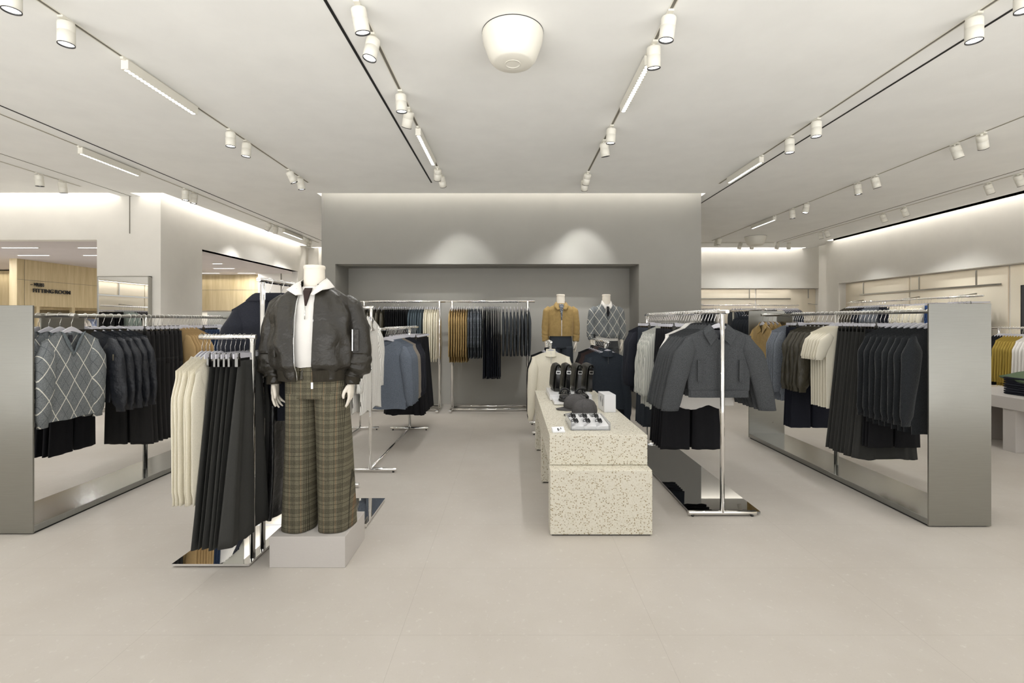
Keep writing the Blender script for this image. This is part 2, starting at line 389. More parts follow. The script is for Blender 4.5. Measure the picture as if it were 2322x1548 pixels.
# side room: oak walls, white walls
mb = MB(); mb.box(-10.5, -10.34, 10.1, 14, 1.76, 2.75);  mb.box(-11.0, -10.5, 10.16, 14, 1.70, 1.76)
struct(mb, 'wall_fitting_room', M['oak'])
struct(MB().box(-11.1, -11.0, 10.16, 14, 0, 1.76), 'wall_fitting_room_inner', M['oak'])
struct(MB().box(-11.0, -10.34, 10.1, 10.16, 0, 1.76), 'wall_fitting_room_end', M['oak'])
struct(MB().box(-14, -11.1, 12.3, 12.4, 0, 2.72), 'wall_fitting_room_back', M['oak'])
struct(MB().box(-10.336, -10.335, 10.1, 14, 2.315, 2.322).box(-10.336, -10.335, 10.25, 10.256, 0, 2.75).box(-10.336, -10.335, 12.1, 12.106, 0, 2.75), 'trim_20', M['grey_gap'])
struct(MB().box(-10.34, -6.98, 13.7, 13.8, 1.74, 2.75), 'wall_oak_back', M['oak'])
struct(MB().box(-10.34, -6.98, 13.697, 13.70, 2.315, 2.322), 'trim_21', M['grey_gap'])
struct(MB().box(-10.34, -6.98, 13.9, 14.0, 0, 1.74).box(-6.98, -5.8, 13.3, 13.5, 0, 2.75), 'wall_side_room', M['white_wall'])
struct(MB().box(-6.36, -6.34, 13.29, 13.3, 0, 2.75), 'trim_22', M['grey_gap'])
struct(MB().box(-14, -6.0, 14.0, 14.2, 0, 2.8).box(-14.1, -14, 7.9, 14.2, 0, 2.8), 'wall_side_room_far', M['white_wall'])

# ------------------------------------------------------------------ cove strips (real LED strips in the slots)
for (x0, x1, y0, y1) in holes:
    lx, ly = x1-x0, y1-y0; L = max(lx, ly)
    area('cove_strip', ((x0+x1)/2, (y0+y1)/2, 3.70), max(lx-0.04, 0.03) if lx > ly else 0.06, max(ly-0.04, 0.03) if ly > lx else 0.06, COVE_W*L, col=WARM)
area('niche_strip', ((nx0+nx1)/2, 7.84, 2.33), 4.6, 0.03, 5.0, rot=(math.radians(-20), 0, 0), col=WARM)
area('right_niche_strip', (8.12, 7.0, 2.35), 0.03, 9.4, 4, col=WARM)
area('back_niche_strip', (5.5, 13.47, 2.33), 4.6, 0.03, 4, col=WARM)
area('left_niche_strip', (-9.2, 1.2, 2.35), 0.03, 7.5, 10, col=WARM)
area('oak_strip', (-8.6, 13.55, 2.70), 3.2, 0.05, 9, rot=(math.radians(-20), 0, 0), col=(1, 0.93, 0.8))
area('oak_strip', (-12.5, 12.15, 2.70), 2.6, 0.05, 10, rot=(math.radians(-20), 0, 0), col=(1, 0.93, 0.8))
area('oak_shelf_strip', (-8.6, 13.78, 1.70), 3.2, 0.04, 5, col=(1, 0.95, 0.85))

# ------------------------------------------------------------------ ceiling tracks and lamps
def track(x0, y0, x1, y1, label):
    t_ = thing('ceiling_track', label, 'lighting track', (x0, y0, ZC))
    d = 0.011
    if abs(x1-x0) < 0.01:
        a = MB().box(-d-0.006, -d, 0, y1-y0, -0.004, 0.0).box(d, d+0.006, 0, y1-y0, -0.004, 0.0); c = MB().box(-d, d, 0, y1-y0, -0.001, 0.0005)
    else:
        a = MB().box(0, x1-x0, -d-0.006, -d, -0.004, 0.0).box(0, x1-x0, d, d+0.006, -0.004, 0.0); c = MB().box(0, x1-x0, -d, d, -0.001, 0.0005)
    a.obj('rail', M['lamp_white'], t_); c.obj('slot', M['grey_gap'], t_)
tracks = {-6.42: (2, 7.2), -4.95: (-1.1, 12.4), -2.95: (-1.1, 7.0), -0.97: (-1.1, 7.05), 1.02: (-1.1, 7.1), 3.02: (-1.1, 7.05), 5.0: (-1.1, 12.1), 6.88: (-1.1, 12.3)}
tn = {-6.42: 'outermost left', -4.95: 'second from left', -2.95: 'third from left', -0.97: 'fourth from left', 1.02: 'fourth from right', 3.02: 'third from right', 5.0: 'second from right', 6.88: 'outermost right'}
for x, (a, b_) in tracks.items():
    track(x, a, x, b_, 'white ceiling lighting track, %s of the lengthwise tracks' % tn[x])
track(4.1, 12.3, 6.7, 12.3, 'white ceiling track running crosswise in front of the far back wall')

def make_spot():
    r = thing('track_spotlight', 'white cylindrical track spotlight', 'spotlight')
    MB().lathe([(0.012, 0), (0.012, -0.03)], n=10).box(-0.018, 0.018, -0.045, 0.045, -0.016, -0.002).obj('bracket', M['lamp_white'], r)
    h = bpy.data.objects.new('head', MB().lathe([(0.040, -0.028), (0.046, -0.032), (0.048, -0.04), (0.048, -0.088), (0.0465, -0.089), (0.0465, -0.091), (0.048, -0.092), (0.048, -0.17), (0.0445, -0.172), (0.042, -0.164)], n=28, cap1=False).mesh('head', M['lamp_white'])); link(h, r)
    MB().lathe([(0.0478, -0.172), (0.0478, -0.176), (0.0435, -0.176), (0.0425, -0.166)], n=28, cap0=False, cap1=False).obj('rim', M['lamp_rim'], h)
    MB().lathe([(0.0425, -0.166), (0.02, -0.163)], n=28, cap0=False).obj('lens', M['lens'], h)
    return r
SPOT = make_spot(); used = [False]
ordn = ['first','second','third','fourth','fifth','sixth','seventh','eighth','ninth','tenth','eleventh','twelfth','thirteenth','fourteenth','fifteenth','sixteenth','seventeenth','eighteenth','nineteenth','twentieth']
def spot(x, y, tx, ty, label, power=SPOT_W, size=62):
    r = SPOT if not used[0] else copy_tree(SPOT); used[0] = True
    r.location = (x, y, ZC); r['label'] = label; r['group'] = 'track spotlights on the ceiling'
    h = [c for c in r.children if c.name.startswith('head')][0]
    M1 = Matrix.Translation((0, 0, -0.03)) @ Matrix.Rotation(math.radians(ty), 4, 'Y') @ Matrix.Rotation(math.radians(tx), 4, 'X') @ Matrix.Translation((0, 0, 0.03))
    h.matrix_local = M1
    d = bpy.data.lights.new('spot_beam', 'SPOT'); d.energy = power; d.color = NEUT; d.spot_size = math.radians(size); d.spot_blend = 0.75; d.shadow_soft_size = 0.035
    o = bpy.data.objects.new('spot_beam', d); link(o, h); o.location = (0, 0, -0.18)
    return r
def make_line():
    r = thing('linear_track_light', 'white linear track light with round lenses', 'linear light')
    b_ = MB().box(-0.028, 0.028, -0.43, 0.43, -0.085, -0.012).box(-0.012, 0.012, -0.46, -0.40, -0.02, -0.001).box(-0.012, 0.012, 0.40, 0.46, -0.02, -0.001).obj('housing', M['lamp_white'], r)
    bevel(b_, 0.002, 1)
    mb = MB()
    for k in range(20):
        y = -0.40+k*0.0421; mb.lathe([(0.019, -0.0856), (0.012, -0.0872)], c=(0, y, 0), n=14)
    mb.obj('lens_strip', M['lens'], r)
    return r
LINE = make_line(); usedl = [False]
def linear(x, y0, y1, label, power=LINE_W, light=True):
    r = LINE if not usedl[0] else copy_tree(LINE); usedl[0] = True
    r.location = (x, (y0+y1)/2, ZC); r['label'] = label; r['group'] = 'linear track lights on the ceiling'
    r.scale = (1, (y1-y0)/0.86, 1)
    if light:
        area('line_beam', (x, (y0+y1)/2, ZC-0.095), 0.05, y1-y0, power, spread=math.radians(150))
    return r
# (x track) : [(y, tilt_x, tilt_y)]
spots = {
 -2.95: [(2.85, 0, 0), (3.20, 0, 0), (5.07, 0, 0), (5.38, 0, 4), (6.41, 14, -20), (6.72, 8, -8)],
 -4.95: [(7.33, 0, 0), (7.53, 0, 4), (9.88, -8, 24), (10.14, 10, 10), (11.7, 0, 22), (11.87, 8, 20)],
 -6.42: [(6.56, 6, 0), (6.9, 10, 0)],
 -0.97: [(3.05, 12, -8), (3.39, -6, 10), (4.22, 4, -2), (4.56, 28, 18), (6.30, 38, 8), (6.62, 42, -8)],
 1.02: [(3.14, 6, 6), (3.48, 10, -3), (4.97, 4, 2), (5.37, 12, -10), (6.5, 38, 10), (6.8, 42, -6)],
 3.02: [(2.85, 0, 0), (3.16, 0, 0), (4.80, 0, 0), (5.26, 0, 0)],
 5.0: [(5.15, 18, -28), (5.46, 0, -20), (6.67, 0, -16), (7.0, 0, -6), (8.2, 0, 12), (8.64, 0, -6), (11.63, 10, 10), (11.8, 10, 4)],
 6.88: [(6.58, 0, -24), (7.0, 0, -22), (8.5, 0, -24), (8.98, 0, -20), (10.6, 0, -22), (10.8, 0, -12)],
}
for x, L in spots.items():
    for k, (y, tx, ty) in enumerate(L):
        p = SPOT_W
        sz = 62
        if x in (-0.97, 1.02) and y > 6: p = SPOT_W*3.0; sz = 54
        if y < 3.5: p = SPOT_W*0.55
        if x in (6.88, -4.95) and y > 6 and abs(ty) > 9: p = SPOT_W*2.2; sz = 80
        spot(x, y, tx, ty, 'white cylindrical spotlight, %s from the viewer, track %s' % (ordn[k], tn[x]), p, sz)
for k, px in enumerate((1679, 1705, 1764, 1788)):
    spot((px-CX)/89, 12.3, 26, (8, -6, 6, -12)[k], 'small white spotlight, %s from left on the crosswise far track' % ordn[k], SPOT_W*1.1, 90)
for x, y0, y1 in ((-2.95, 3.68, 4.50), (-4.95, 5.54, 6.41), (-4.95, 10.47, 11.4), (-0.97, 4.99, 5.97), (1.02, 3.62, 4.45), (3.02, 5.85, 6.74), (5.0, 9.2, 10.07)):
    linear(x, y0, y1, 'lit white linear lamp %s on the track %s' % ('at the far end' if y0 > 9 else 'at mid length', tn[x]))
# unseen lamps added to the same tracks, above the frame, for general fill
for x in (-4.95, -2.95, -0.97, 1.02, 3.02, 5.0, 6.88):
    linear(x, 0.57, 1.43, 'added unseen linear fill lamp near the viewer, on the track %s' % tn[x], 2.0)
# ceiling wash over the wall runs
def dome(x, y, r, label):
    o = MB().lathe([(r*0.98, 0.0), (r, -0.006), (r*0.99, -0.03), (r*0.96, -0.07), (r*0.78, -0.175), (r*0.66, -0.205), (r*0.60, -0.212), (0.06, -0.214)], n=56).obj('ceiling_speaker', M['lamp_white'], None, (x, y, ZC))
    tag(o, label, 'speaker')
    MB().lathe([(r*1.005, 0.0), (r*1.005, -0.004)], n=56).obj('shadow_gap', M['lamp_rim'], o)
    MB().lathe([(0.055, -0.214), (0.055, -0.2165), (0.050, -0.2165), (0.049, -0.2145), (0.04, -0.2145)], n=40).obj('cap', M['lamp_white'], o)
dome(0.005, 3.366, 0.213, 'large white bowl shaped speaker on the ceiling near the viewer')
dome(5.79, 11.5, 0.24, 'small looking white bowl shaped speaker far back on the right ceiling')
# recessed lamps in the side room ceiling
side = [(-10.1, 8.6, 0.62), (-8.75, 8.6, 0.62), (-7.4, 8.6, .62), (-11.6, 8.6, .62), (-10.9, 9.6, 0.6), (-9.5, 9.6, 0.6), (-8.2, 9.6, .6), (-9.1, 10.9, 0.24), (-11.5, 10.6, .4), (-7.6, 10.2, 0.22), (-6.7, 11.0, .2),
        (-8.5, 12.0, 0.5), (-7.15, 12.0, 0.5), (-8.3, 13.2, 0.6), (-7.25, 13.2, 0.45), (-9.7, 12.0, .5)]
for k, (x, y, L) in enumerate(side):
    o = MB().box(-L/2-0.03, L/2+0.03, -0.022, 0.022, -0.004, 0.0).obj('recessed_light', M['lamp_white'], None, (x, y, 2.75))
    tag(o, 'slim recessed ceiling lamp in the oak side room, %s of sixteen from the opening' % ordn[k], 'ceiling light', 'recessed lamps in the side room ceiling')
    MB().box(-L/2, L/2, -0.014, 0.014, -0.006, -0.003).obj('diffuser', M['lens'], o)
    if k % 2 == 0: area('side_beam', (x, y, 2.735), L, 0.03, 16)

# ================================================================== FIXTURES
def rod(a, b_, r, n=14): return MB().tube([a, b_], r, n)
def cap_rod(a, b_, r, n=16):
    a = Vector(a); b_ = Vector(b_); d = (b_-a).normalized()
    mb = MB().tube([a-d*0.0015, a, b_, b_+d*0.0015], [r*0.85, r, r, r*0.85], n); return mb
# --- two brushed steel island fixtures
def steel_fixture(x0, x1, y0, y1, zt, zr, side, label, rail_y, stub_y):
    r = thing('steel_display_frame', label, 'clothes display frame', ((x0+x1)/2, (y0+y1)/2, 0))
    O = -Vector(r.location)
    def part(name, mb, mat, bv=0.0):
        mb.v = [tuple(Vector(v)+O) for v in mb.v]; o = mb.obj(name, mat, r)
        if bv: bevel(o, bv, 1)
        return o
    part('end_panel', MB().box(x0, x1, y0, y0+0.015, 0.008, zt), M['steel'], 0.002)
    part('end_panel', MB().box(x0, x1, y1-0.015, y1, 0.008, zt), M['steel'], 0.002)
    part('base_shelf', MB().box(x0+0.002, x1-0.002, y0+0.015, y1-0.015, 0.012, 0.055), M['steel_shelf'], 0.002)
    part('plinth_strip', MB().box(x0+0.01, x1-0.01, y0+0.02, y1-0.02, 0.0, 0.012), M['black'])
    xc = (x0+x1)/2; ym = (y0+y1)/2
    part('centre_post', MB().tube([(xc, ym, 0.05), (xc, ym, zr-0.01)], 0.02, 18), M['chrome'])
    part('rail', cap_rod((xc, rail_y[0], zr), (xc, rail_y[1], zr), 0.015), M['metal'])
    for (ys_, xe) in stub_y:
        yr = rail_y[0] if abs(ys_-rail_y[0]) < abs(ys_-rail_y[1]) else rail_y[1]
        part('face_out_arm', cap_rod((xc-(0.14 if xe > xc else -0.14), ys_, zr), (xe, ys_, zr), 0.015), M['metal'])
        a_, b_ = sorted((ys_, yr))
        part('bracket_plate', MB().box(xc-0.004, xc+0.004, a_-0.03, b_+0.06, zr-0.11, zr+0.012), M['steel'])
    # short ties from the rail ends to the panels
    part('tie_bar', MB().box(xc-0.012, xc+0.012, y0+0.014, max(y0+0.05, rail_y[0]), zr-0.02, zr+0.0), M['metal'])
    part('tie_bar', MB().box(xc-0.012, xc+0.012, min(y1-0.05, rail_y[1]), y1-0.014, zr-0.02, zr+0.0), M['metal'])
    return r
steel_fixture(-3.69, -3.25, 3.277, 5.87, 1.555, 1.49, -1, 'brushed steel display frame cut off by the left edge, argyle sweaters in front', (3.86, 5.78), [(3.59, -3.24)])
steel_fixture(2.928, 3.367, 3.395, 5.99, 1.571, 1.52, 1, 'brushed steel display frame on the right, camel jackets at its far end', (3.49, 5.45), [(5.68, 2.93)])

# --- chrome racks
def t_rack(label, x, y0, y1, zr, foot=0.25, plate=None, plate_mat='mirror', rail=(None, None), r=0.016, arms=(), posts=True, base=True, fr=0.016):
    t_ = thing('chrome_clothes_rack', label, 'clothes rack', (x, y0, 0))
    O = -Vector(t_.location)
    def part(name, mb, mat):
        mb.v = [tuple(Vector(v)+O) for v in mb.v]; return mb.obj(name, mat, t_)
    ra = y0 if rail[0] is None else rail[0]; rb = y1 if rail[1] is None else rail[1]
    part('rail', cap_rod((x, ra, zr), (x, rb, zr), r), M['chrome'])
    for y in (y0, y1):
        part('post', MB().tube([(x, y, 0.03), (x, y, zr-r*0.6)], r, 16), M['chrome'])
        if foot:
            f_ = part('foot', cap_rod((x-foot, y, 0.028), (x+foot, y, 0.028), fr), M['chrome'])
            for s_ in (-1, 1):
                q = MB().lathe([(0.010, 0), (0.010, 0.014)], c=(x+s_*(foot-0.03)+O.x, y+O.y, 0), n=12).obj('foot_pad', M['lamp_rim'], f_)
    if base: part('base_bar', MB().tube([(x, y0, 0.028), (x, y1, 0.028)], 0.014, 12), M['chrome'])
    if plate:
        o = part('base_plate', MB().box(*plate, 0.012, 0.026), M[plate_mat])
        part('plate_feet', MB().box(plate[0]+0.03, plate[1]-0.03, plate[2]+0.03, plate[3]-0.03, 0.0, 0.012), M['black'])
    for (p, q, rr) in arms: part('arm', cap_rod(p, q, rr), M['chrome'])
    return t_
t_rack('chrome rack on a dark mirror base right of the terrazzo table, charcoal wool jackets first', 1.56, 3.587, 5.58, 1.515, 0.25, (1.325, 1.855, 3.61, 5.56), 'dark_mirror', (3.50, 5.64), base=False)
# front left rack: tall rail along depth + low cross arm, mirror base
xl, yl = -1.567, 3.04
t_ = thing('chrome_clothes_rack', 'chrome rack on a mirror base beside the mannequin, ivory knits and charcoal skirts on it', 'clothes rack', (-1.567, 2.92, 0))
def lp(name, mb, mat, O=Vector((1.567, -2.92, 0))):
    mb.v = [tuple(Vector(v)+O) for v in mb.v]; return mb.obj(name, mat, t_)
lp('base_plate', MB().box(-2.0, -1.545, 2.84, 3.40, 0.010, 0.022), M['mirror'])
lp('plate_feet', MB().box(-1.97, -1.58, 2.87, 3.37, 0, 0.010), M['black'])
lp('post', MB().tube([(-1.567, 2.92, 0.02), (-1.567, 2.92, 1.34)], 0.016, 18), M['chrome'])
lp('post', MB().tube([(-1.567, 3.04, 0.02), (-1.567, 3.04, 1.69)], 0.016, 18), M['chrome'])
lp('post', MB().tube([(-1.567, 4.2, 0.02), (-1.567, 4.2, 1.69)], 0.016, 18), M['chrome'])
lp('foot', cap_rod((-1.80, 4.2, 0.028), (-1.33, 4.2, 0.028), 0.016), M['chrome'])
lp('high_rail', cap_rod((-1.567, 2.99, 1.705), (-1.567, 4.26, 1.705), 0.016), M['chrome'])
lp('low_arm', cap_rod((-1.885, 2.92, 1.352), (-1.545, 2.92, 1.352), 0.015), M['chrome'])
lp('low_arm', cap_rod((-1.78, 3.27, 1.352), (-1.50, 3.27, 1.352), 0.015), M['chrome'])
lp('arm_link', MB().tube([(-1.567, 3.04, 1.352), (-1.567, 3.27, 1.352)], 0.010, 10), M['chrome'])
# mirror plate behind the plinth
t_ = thing('low_mirror_stand', 'dark mirror floor plate with a chrome front bar behind the grey plinth', 'mirror stand', (-1.41, 3.4, 0))
O2 = Vector((1.41, -3.4, 0))
lp('base_plate', MB().box(-1.80, -1.02, 3.41, 3.89, 0.010, 0.024), M['mirror'], O2)
lp('front_bar', MB().box(-1.80, -1.02, 3.385, 3.41, 0.004, 0.028), M['chrome'], O2)
# back left racks
t_rack('chrome rack with striped shirts in front, behind the mannequin', -1.357, 4.63, 6.41, 1.36, 0.25, None, 'mirror', (4.95, 6.95),
       arms=[((-1.72, 4.66, 1.576), (-1.335, 4.66, 1.576), 0.014), ((-1.357, 4.66, 1.36), (-1.357, 4.66, 1.59), 0.014), ((-1.357, 4.64, 1.36), (-1.357, 5.0, 1.36), 0.012)])
t_rack('chrome rack left of the striped shirt rack, mostly hidden by the mannequin', -2.02, 4.75, 6.43, 1.36, 0.25)
# two back racks in the grey niche (rail along X)
def wall_rack(label, xa, xb, z, ra, rb):
    t_ = thing('chrome_clothes_rack', label, 'clothes rack', (xa, 7.87, 0)); O = Vector((-xa, -7.87, 0))
    def part(name, mb):
        mb.v = [tuple(Vector(v)+O) for v in mb.v]; return mb.obj(name, M['chrome'], t_)
    part('rail', cap_rod((ra, 7.87, z), (rb, 7.87, z), 0.018))
    for x in (xa, xb):
        part('post', MB().tube([(x, 7.87, 0.03), (x, 7.87, z)], 0.022, 14))
        part('foot', cap_rod((x, 7.57, 0.03), (x, 8.17, 0.03), 0.022))
    part('base_bar', MB().tube([(xa, 7.75, 0.03), (xb, 7.75, 0.03)], 0.02, 12)); part('base_bar', MB().tube([(xa, 8.05, 0.03), (xb, 8.05, 0.03)], 0.02, 12))
wall_rack('long chrome rack in the grey niche, olive jackets to white shirts', -2.41, -1.18, 1.765, -2.62, -1.08)
wall_rack('long chrome rack in the grey niche, tan boucle to charcoal tops', -0.975, 0.255, 1.765, -1.08, 0.37)
# display racks behind the table
t_rack('low chrome rack behind the terrazzo table holding the cream half zip sweater', 0.49, 6.15, 6.75, 1.175, 0.24, rail=(6.02, 6.85))
t_rack('low chrome rack behind the table holding navy and brown half zip sweaters', 1.205, 6.25, 7.05, 1.175, 0.24, rail=(6.02, 7.15))

# --- terrazzo table
t_ = thing('terrazzo_table', 'cream terrazzo display table with stepped front block in the middle aisle', 'display table', (0.6, 3.256, 0))
def tp(name, mb, mat, O=Vector((-0.6, -3.256, 0)), bv=0.003):
    mb.v = [tuple(Vector(v)+O) for v in mb.v]; o = mb.obj(name, mat, t_); bevel(o, bv, 2); return o
tp('front_block', MB().box(0.258, 0.945, 3.256, 3.42, 0.010, 0.443), M['terrazzo'])
tp('tabletop', MB().box(0.262, 0.945, 3.372, 5.53, 0.445, 0.653), M['terrazzo'])
tp('leg', MB().box(0.265, 0.942, 4.32, 4.46, 0.010, 0.445), M['terrazzo'])
tp('leg', MB().box(0.265, 0.942, 5.40, 5.52, 0.010, 0.445), M['terrazzo'])
tp('base_gap', MB().box(0.27, 0.935, 3.27, 3.41, 0, 0.010).box(0.28, 0.93, 4.33, 4.45, 0, 0.010).box(0.28, 0.93, 5.41, 5.51, 0, 0.01), M['black'], bv=0.0001)
# right edge table
t_ = thing('stone_table', 'pale stone display table at the right edge with folded trousers', 'display table', (6.2, 5.4, 0))
OO = Vector((-6.2, -5.4, 0))
tp('tabletop', MB().box(5.50, 6.9, 4.6, 6.2, 0.47, 0.605), M['travertine'], OO)
tp('leg', MB().box(5.52, 6.85, 5.30, 5.44, 0.0, 0.47), M['travertine'], OO)
tp('leg', MB().box(5.40, 6.85, 5.92, 6.05, 0.0, 0.47), M['travertine'], OO)
# mannequin plinths
bevel(tag(MB().box(-1.425, -0.980, 2.84, 3.217, 0, 0.183).obj('plinth', M['travertine']), 'pitted grey stone plinth under the bomber jacket mannequin', 'plinth'), 0.002)
bevel(tag(MB().box(0.50, 1.0, 7.28, 7.72, 0, 0.20).obj('plinth', M['white_acrylic']), 'white plinth under the camel jacket mannequin', 'plinth'), 0.002)
bevel(tag(MB().box(1.22, 1.76, 7.28, 7.72, 0, 0.20).obj('plinth', M['white_acrylic']), 'white plinth under the argyle sweater mannequin', 'plinth'), 0.002)
# standing mirror on the left pillar
t_ = thing('wall_mirror', 'tall metal framed mirror standing against the white pillar on the left', 'mirror', (-6.19, 7.74, 0))
OO = Vector((6.19, -7.74, 0))
fw = 0.012
tp('frame', MB().box(-6.60, -6.60+fw, 7.69, 7.765, 0.05, 2.16).box(-5.78-fw, -5.78, 7.69, 7.765, 0.05, 2.16).box(-6.60, -5.78, 7.69, 7.765, 2.16-fw, 2.16).box(-6.60, -5.78, 7.69, 7.765, 0.05, 0.05+fw), M['metal'], OO, 0.001)
o = MB().box(-6.59+6.19, -5.79+6.19, 7.70-7.74, 7.71-7.74, 0.06, 2.15).obj('glass', M['mirror'], t_)
# right wall framed mirror
t_ = thing('wall_mirror', 'thin dark framed mirror panel on the right wall at the picture edge', 'mirror', (8.2, 7.2, 0)); OO = Vector((-8.2, -7.2, 0))
tp('frame', MB().box(8.15, 8.21, 7.73, 7.75, 0.1, 2.02).box(8.15, 8.21, 6.9, 6.92, 0.1, 2.02).box(8.15, 8.21, 6.9, 7.75, 2.005, 2.02), M['lamp_rim'], OO, 0.001)
tp('glass', MB().box(8.17, 8.19, 6.92, 7.73, 0.1, 2.005), M['mirror'], OO, 0.0005)
# wall rails in right, back and left niches
def wall_rail(label, horizontal, c, a, b_, wall, z=1.87, zb=2.05, posts=()):
    t_ = thing('wall_rail', label, 'clothes rail', (c if not horizontal else a, a if not horizontal else c, 0)); O = -Vector(t_.location)
    def part(name, mb, mat):
        mb.v = [tuple(Vector(v)+O) for v in mb.v]; return mb.obj(name, mat, t_)
    if horizontal:
        part('rail', cap_rod((a, c, z), (b_, c, z), 0.016), M['chrome'])
        part('flat_bar', MB().box(a, b_, wall-0.02, wall-0.012, zb, zb+0.03), M['metal'])
        for p in posts:
            part('upright', MB().box(p-0.012, p+0.012, wall-0.012, wall-0.002, zb+0.03, 2.33), M['metal']); part('bracket', MB().tube([(p, wall, z+0.06), (p, c, z+0.02)], 0.01, 8), M['metal'])
    else:
        s_ = 1 if wall > c else -1
        part('rail', cap_rod((c, a, z), (c, b_, z), 0.016), M['chrome'])
        part('flat_bar', MB().box(wall-s_*0.02, wall-s_*0.012, a, b_, zb, zb+0.03), M['metal'])
        for p in posts:
            part('upright', MB().box(*sorted((wall-s_*0.012, wall-s_*0.002)), p-0.012, p+0.012, zb+0.03, 2.34), M['metal']); part('bracket', MB().tube([(wall, p, z+0.06), (c, p, z+0.02)], 0.01, 8), M['metal'])
wall_rail('long chrome rail on the right wall with garments hung sideways', False, 7.9, 8.1, 11.4, 8.215, posts=(8.55, 9.75, 11.3))
wall_rail('long chrome rail on the far back wall right of the grey wall', True, 13.15, 5.1, 7.8, 13.55, posts=(5.2, 6.65, 8.3))
wall_rail('chrome rail in the left wall niche, seen only in the standing mirror', False, -8.95, 2.2, 4.9, -9.27, z=1.78, zb=2.02, posts=(2.6, 4.0))
t_rack('chrome rack with grey denim shirts far back right of the grey wall', 4.85, 9.3, 10.6, 1.66, 0.25, rail=(9.2, 10.7))
# crosswise rack at the right edge
t_ = thing('chrome_clothes_rack', 'chrome rack with black, mustard and white tops at the right edge', 'clothes rack', (7.1, 7.0, 0)); OO = Vector((-7.1, -7.0, 0))
lp('rail', cap_rod((7.31, 6.2, 1.345), (7.31, 7.36, 1.345), 0.015), M['chrome'], OO)
for y in (6.3, 7.26):
    lp('post', MB().tube([(7.31, y, 0.03), (7.31, y, 1.345)], 0.015, 12), M['chrome'], OO); lp('foot', cap_rod((7.07, y, 0.03), (7.55, y, 0.03), 0.015), M['chrome'], OO)
# wardrobe rail under the fitting room sign
t_ = thing('oak_wardrobe_rail', 'oak framed hanging rail below the fitting room sign', 'clothes rail', (-10.6, 10.3, 0)); OO = Vector((10.6, -10.3, 0))
lp('rail', cap_rod((-10.70, 10.2, 1.62), (-10.70, 13.4, 1.62), 0.014), M['chrome'], OO)
for y in (10.55, 11.4, 12.3, 13.2): lp('upright', MB().box(-10.40, -10.34, y-0.035, y+0.035, 0, 1.76), M['oak'], OO)

# ------------------------------------------------------------------ sign
def text_mesh(body, size, ext, name, mat, parent, loc, rot, sx=1.0, al='LEFT'):
    c = bpy.data.curves.new('lettering', 'FONT'); c.body = body; c.size = size; c.extrude = ext; c.align_x = al; c.offset = size*0.022
    o = bpy.data.objects.new('lettering', c); COL.objects.link(o)
    bpy.context.view_layer.update(); dg = bpy.context.evaluated_depsgraph_get()
    me = bpy.data.meshes.new_from_object(o.evaluated_get(dg)); bpy.data.objects.remove(o)
    me.name = name; me.materials.clear(); me.materials.append(mat)
    q = bpy.data.objects.new(name, me); link(q, parent); q.location = loc; q.rotation_euler = rot; q.scale = (sx, 1, 1); return q
t_ = thing('fitting_room_sign', 'black raised fitting room lettering on the oak wall at upper left', 'sign', (-10.34, 10.4, 2.1))
text_mesh('FITTING', 0.115, 0.008, 'fitting_word', M['letters'], t_, (0.035, 0.0, -0.035), (PI/2, 0, PI/2), 1.12)
text_mesh('ROOM', 0.115, 0.008, 'room_word', M['letters'], t_, (0.035, 0.50, -0.035), (PI/2, 0, PI/2), 1.12)
text_mesh('피팅룸', 0.085, 0.008, 'korean_letters', M['letters'], t_, (0.035, 0.02, 0.10), (PI/2, 0, PI/2), 1.0)
MB().box(0.02, 0.035, -0.035, 0.005, 0.118, 0.13).obj('dash_mark', M['letters'], t_)

# ================================================================== GARMENT BUILDERS (local: origin on the rail axis, width along x, front towards -y)
def sg(v, p): return math.copysign(abs(v)**p, v)
def smooth(a, b_, x):
    x = max(0.0, min(1.0, (x-a)/(b_-a))); return x*x*(3-2*x)
def body_rings(W, Wh, z0, zh, t, neck, vd, fold, seed, drop=0.055, N=60, R=22, flare=0.0, hemwave=0.004, rib=0, tilt=0.0):
    rnd = random.Random(seed); p1, p2, p3 = (rnd.uniform(0, 6.3) for _ in range(3)); k1 = rnd.uniform(16, 24); k2 = rnd.uniform(38, 52)
    rings = []
    for i in range(R+1):
        v = i/R; hw = (W/2)*(1-v)+(Wh/2)*v + flare*v*v; ring = []
        if rib and v > 0.90: hw -= 0.012
        for j in range(N):
            a = 2*PI*j/N; cx_, sy_ = sg(math.cos(a), 0.75), sg(math.sin(a), 0.6)
            xt = W/2*cx_; ax = abs(xt)
            zt = z0 - drop*smooth(neck*0.8, W/2*1.15, ax)*1.2
            if ax < neck:
                q = 1-ax/neck
                zt = z0 - (vd*q if sy_ < 0 else -0.012*(1-q)+0.02*q)
            thick = t*(0.42+0.58*smooth(0, 0.22, v)) if ax >= neck*1.05 else t*(0.55+0.45*smooth(0, .25, v))
            x = hw*cx_
            y = thick*sy_ + fold*(v**0.8)*(math.sin(k1*x+p1)+0.5*math.sin(k2*x+p2+v*2)) + 0.4*fold*math.sin(9*v+p3+7*x)*v
            if rib and v > 0.90: y *= 0.85
            z = zt + (zh-zt)*v + (hemwave*math.sin(k1*x*1.3+p2) if v > 0.8 else 0)
            ring.append((x, y+tilt*v, z))
        rings.append(ring)
    return rings
